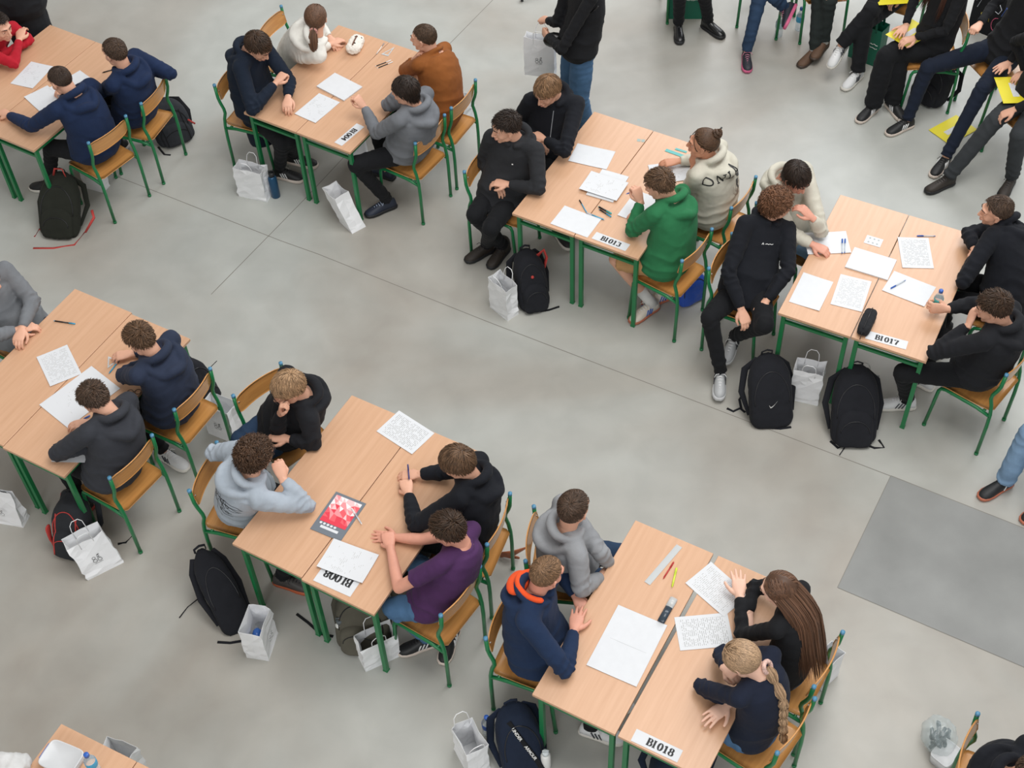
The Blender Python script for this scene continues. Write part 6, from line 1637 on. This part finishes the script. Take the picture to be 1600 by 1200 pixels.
# ------------------------------------------------------------------ hair tails and garment details
def tuft_chain(info, pts, rads, hm, n=60, name='ponytail', seed=0, curl=0.0, L=None):
    """bundle of strands along a path of points (world)"""
    rng = np.random.RandomState(seed); K = len(pts); P = np.array(pts, float); T = np.gradient(P, axis=0); T /= np.linalg.norm(T, axis=1)[:, None]
    a = unit(np.cross(T[0], ZV+.01)); A = np.array([unit(a-t*np.dot(a, t)) for t in T]); B = np.cross(T, A); V = []; F = []; S = []
    ang = rng.uniform(0, 6.28, n); rr = np.sqrt(rng.uniform(0, 1, n)); rads = np.array(rads); PT = []
    for i in range(n): PT.append(P+(A*math.cos(ang[i])+B*math.sin(ang[i]))*(rads*rr[i])[:, None]+rng.normal(size=(K, 3))*.0015)
    V, F, S = ribbons(np.array(PT), .008, rng, taper=False); mb = MB(); mb.tube(pts, list(rads*.85), 10)
    bV, bF, _ = mb.arrays(); nF = [tuple(x) for x in F.tolist()]+[tuple(i+len(V) for i in x) for x in bF]; V = np.concatenate([V, bV]); S = np.concatenate([S, np.full(len(bV), .25)])
    return hairobj(name, V, nF, S, hair_mat(*hm), [c_ for c_ in info['o'].children if c_.name.startswith('hair')][0], info['O'])
def wpt(info, p): return info['H']+info['Hm']@np.array(p, float)
def band(info, c, r, m, name='hair_tie'):
    mb = MB(); ax = info['Hm'][:, 1]; a = unit(np.cross(ax, ZV)); b = np.cross(ax, a); mb.tube([c+a*r*math.cos(q)+b*r*math.sin(q) for q in np.linspace(0, 2*math.pi, 14)], r*.42, 8)
    mb.build(name, [m], info['o'], origin=info['O'])
BK = lambda g: -g['tf']
g = PEOPLE[6]; t0 = wpt(g, (0, -.115, -.045)); d = g
hb = -g['Hm'][:, 1]
tuft_chain(g, [wpt(g, (0, -.09, -.03)), t0, t0+hb*.035-ZV*.03, t0+hb*.05-ZV*.08, t0+hb*.05-ZV*.13, t0+hb*.045-ZV*.18], [.035, .024, .036, .038, .028, .008], ('warm_brown', '5d4332'), 90, seed=1)
band(g, t0, .024, mat('scrunchie_pink', 'c08a80', .8))
g = PEOPLE[12]; t0 = wpt(g, (0, -.085, .085)); sp = []
for q in np.linspace(0, 4.2*math.pi, 34): r = .030-.0045*q/math.pi; ax = unit(wpt(g, (0, -.5, .6))-g['H']); a = g['Hm'][:, 0]; b = np.cross(ax, a); sp.append(t0+ax*(.010+.016*q/math.pi/2)+a*r*math.cos(q)+b*r*math.sin(q))
tuft_chain(g, sp, [.013]*len(sp), ('bun_brown', '4e3828'), 26, 'hair_bun', seed=2)
mb = MB(); ax = unit(wpt(g, (0, -.5, .6))-g['H']); mb.tube([t0+g['Hm'][:, 0]*.02+ax*.03, t0+ax*.06+g['Hm'][:, 0]*.035], .006, 6); mb.build('hair_tie', [BKP], g['o'], origin=g['O'])
g = PEOPLE[25]; t0 = wpt(g, (.02, -.100, -.080)); end = g['N']*.18+g['hip']*.82+BK(g)*.20-g['srt']*.05; mid = g['N']*.82+g['hip']*.18+BK(g)*.155-g['srt']*.015
path = [t0+(mid-t0)*k for k in (0, .5)]+[mid+(end-mid)*k for k in np.linspace(0, 1, 6)]; hm_ = ('ash_blond', 'a08468'); hob = [c_ for c_ in g['o'].children if c_.name.startswith('hair')][0]
P = []; RR = []
for i in range(len(path)-1):
    for q in np.linspace(0, 1, 6)[:-1]: P.append(path[i]*(1-q)+path[i+1]*q); RR.append((.012+.019*math.sin(math.pi*q)**.8)*(1-.05*i))
P.append(path[-1]); RR.append(.006)
tuft_chain(g, P, RR, hm_, 90, 'braid', seed=4)
mb = MB()
for p_ in path[1:]: mb.ell(p_, (.010, .010, .008))
mb.build('elastic', [mat('elastic_tan', '8a6a55', .7)], hob, origin=g['O'])
band(g, t0, .030, mat('scrunchie_patterned', 'c9a79c', .9, var=.5, vscale=60), 'scrunchie')
# prints on clothes
g = PEOPLE[19]; rng = np.random.RandomState(11); cen_ = g['N']*.56+g['hip']*.44+g['srt']*.07
st = [arc(0, 0, .05, .04, 20, 340, 14), arc(.01, .01, .025, .02, 0, 300, 10), [(-.02, .03), (.03, .07), (.10, .09), (.12, .07), (.05, .05), (0, .02)], [(-.03, .03), (-.07, .05), (-.11, .04), (-.12, .10), (-.115, .15), (-.10, .16)], [(-.11, .03), (-.13, -.0), (-.10, -.03), (-.06, -.01)],
      [(-.03, -.03), (.0, -.07), (.03, -.10), (.05, -.13)], [(.03, -.02), (.07, -.01), (.10, .0)], [(.02, -.04), (.06, -.06), (.10, -.05)], [(.04, .04), (.08, .055), (.12, .04), (.10, .03), (.06, .03)], arc(-.04, -.03, .02, .02, 0, 360, 10), arc(-.08, .0, .025, .03, 0, 300, 10), [(-.12, .04), (-.135, .09), (-.13, .14), (-.12, .17)]]
for k in range(14): c0 = rng.uniform([-.10, -.05], [.08, .06]); st.append(arc(c0[0], c0[1], rng.uniform(.008, .022), rng.uniform(.006, .018), rng.uniform(0, 360), rng.uniform(360, 700), 8))
drawing(g, st, cen_+g['srt']*-.01, g['srt'], g['T'], g['tf'], M_INK, 'back_drawing', w=.0032)
g = PEOPLE[12]; cen_ = g['N']*.64+g['hip']*.36-g['srt']*.01; LT = []
for i, ch in enumerate('ONLA'):
    for s_ in GLY[ch]: LT.append((.0105 if (i != 1 or s_ is GLY['N'][2]) else .007, [(-.185+i*.060+p[0]*.066, .075+p[1]*.062+i*.005) for p in s_]))
drawing(g, LT, cen_, g['srt'], g['T'], g['tf'], M_INK, 'back_lettering', w=.008)
PL = []
for k in range(9): a0 = -70+k*17; PL.append((.020-.001*k, [(.07, .02), (.07+.05*math.cos(R(a0+50)), .02+.07*math.sin(R(a0+50)))]))
PL += [(.03, [(.06, .0), (.055, -.05)]), (.014, [(.055, -.05), (.07, -.09)])]
drawing(g, PL, cen_, g['srt'], g['T'], g['tf'], mat('print_charcoal', '4a4a4a', .8), 'back_plume', w=.012)
rng = np.random.RandomState(2); SK_ = [arc(.07, -.09, .06, .05, 0, 360, 16), arc(.09, -.07, .02, .02, 0, 360, 8), [(0, -.03), (-.01, -.08), (.02, -.13), (.10, -.15)]]
for k in range(9): c0 = rng.uniform([.03, -.14], [.11, -.05]); SK_.append(arc(c0[0], c0[1], .014, .010, rng.uniform(0, 360), rng.uniform(360, 600), 7))
drawing(g, SK_, cen_, g['srt'], g['T'], g['tf'], mat('print_sepia', '8a746a', .8), 'back_sketch', w=.0028)
g = PEOPLE[15]; cen_ = g['N']*.66+g['hip']*.34
drawing(g, [(.005, [(-.05, 0), (-.043, .012), (-.036, 0)]), (.004, [(-.025, .004), (-.012, .008), (0, .004), (.012, .009), (.025, .005), (.038, .010)])], cen_, g['srt']*-1, g['T'], -g['tf'], M_WHITE, 'chest_logo', w=.004)
g = PEOPLE[11]; cen_ = g['N']*.66+g['hip']*.34
drawing(g, [(.010, [(-.03, 0), (-.02, 0)])], cen_-g['srt']*.06, -g['srt'], g['T'], -g['tf'], M_WHITE, 'chest_logo', w=.01)
for k in (10,):
    g = PEOPLE[k]; drawing(g, [(.006, [(0, -.25), (0, .05)])], g['N']*.75+g['hip']*.25, -g['srt'], g['T'], -g['tf'], M_GREYC, 'zip', w=.005)
g = PEOPLE[2]; drawing(g, [(.05, [(-.03, 0), (.03, 0)])], g['N']*.55+g['hip']*.45+g['srt']*.05, -g['srt'], g['T'], -g['tf'], REDW, 'red_tag', w=.05)
# shoulder bag of the standing person
g = PEOPLE[9]; c = at('M', 520, 375, .92); mb = MB(); mb.ell((0, 0, 0), (.09, .05, .065), nu=20, nv=12); W, Q = remesh(mb, .006, 1); W = W+normals(W, Q)*(.004*pnoise(W, 10, 3, 2))[:, None]
root = empty('shoulder_bag', c); tag(root, 'small black leather shoulder bag worn by the standing person', 'handbag'); LB = mat('black_leather', '141415', .3, bump=.1, bscale=80)
mkobj('pouch', W, Q, [LB], root)
rp = []
for q in np.linspace(0, 1, 8):
    px_ = ('M', 590+(930-590)*q, 330+(60-330)*q); z_q = .98+.40*q; p = at(*px_, z_q); rp.append(p-c)
rp = [np.array([.05, 0, .05])]+rp; mb = MB(); mb.tube(rp, .007, 6, flat=.5); mb.build('strap', [LB], root)
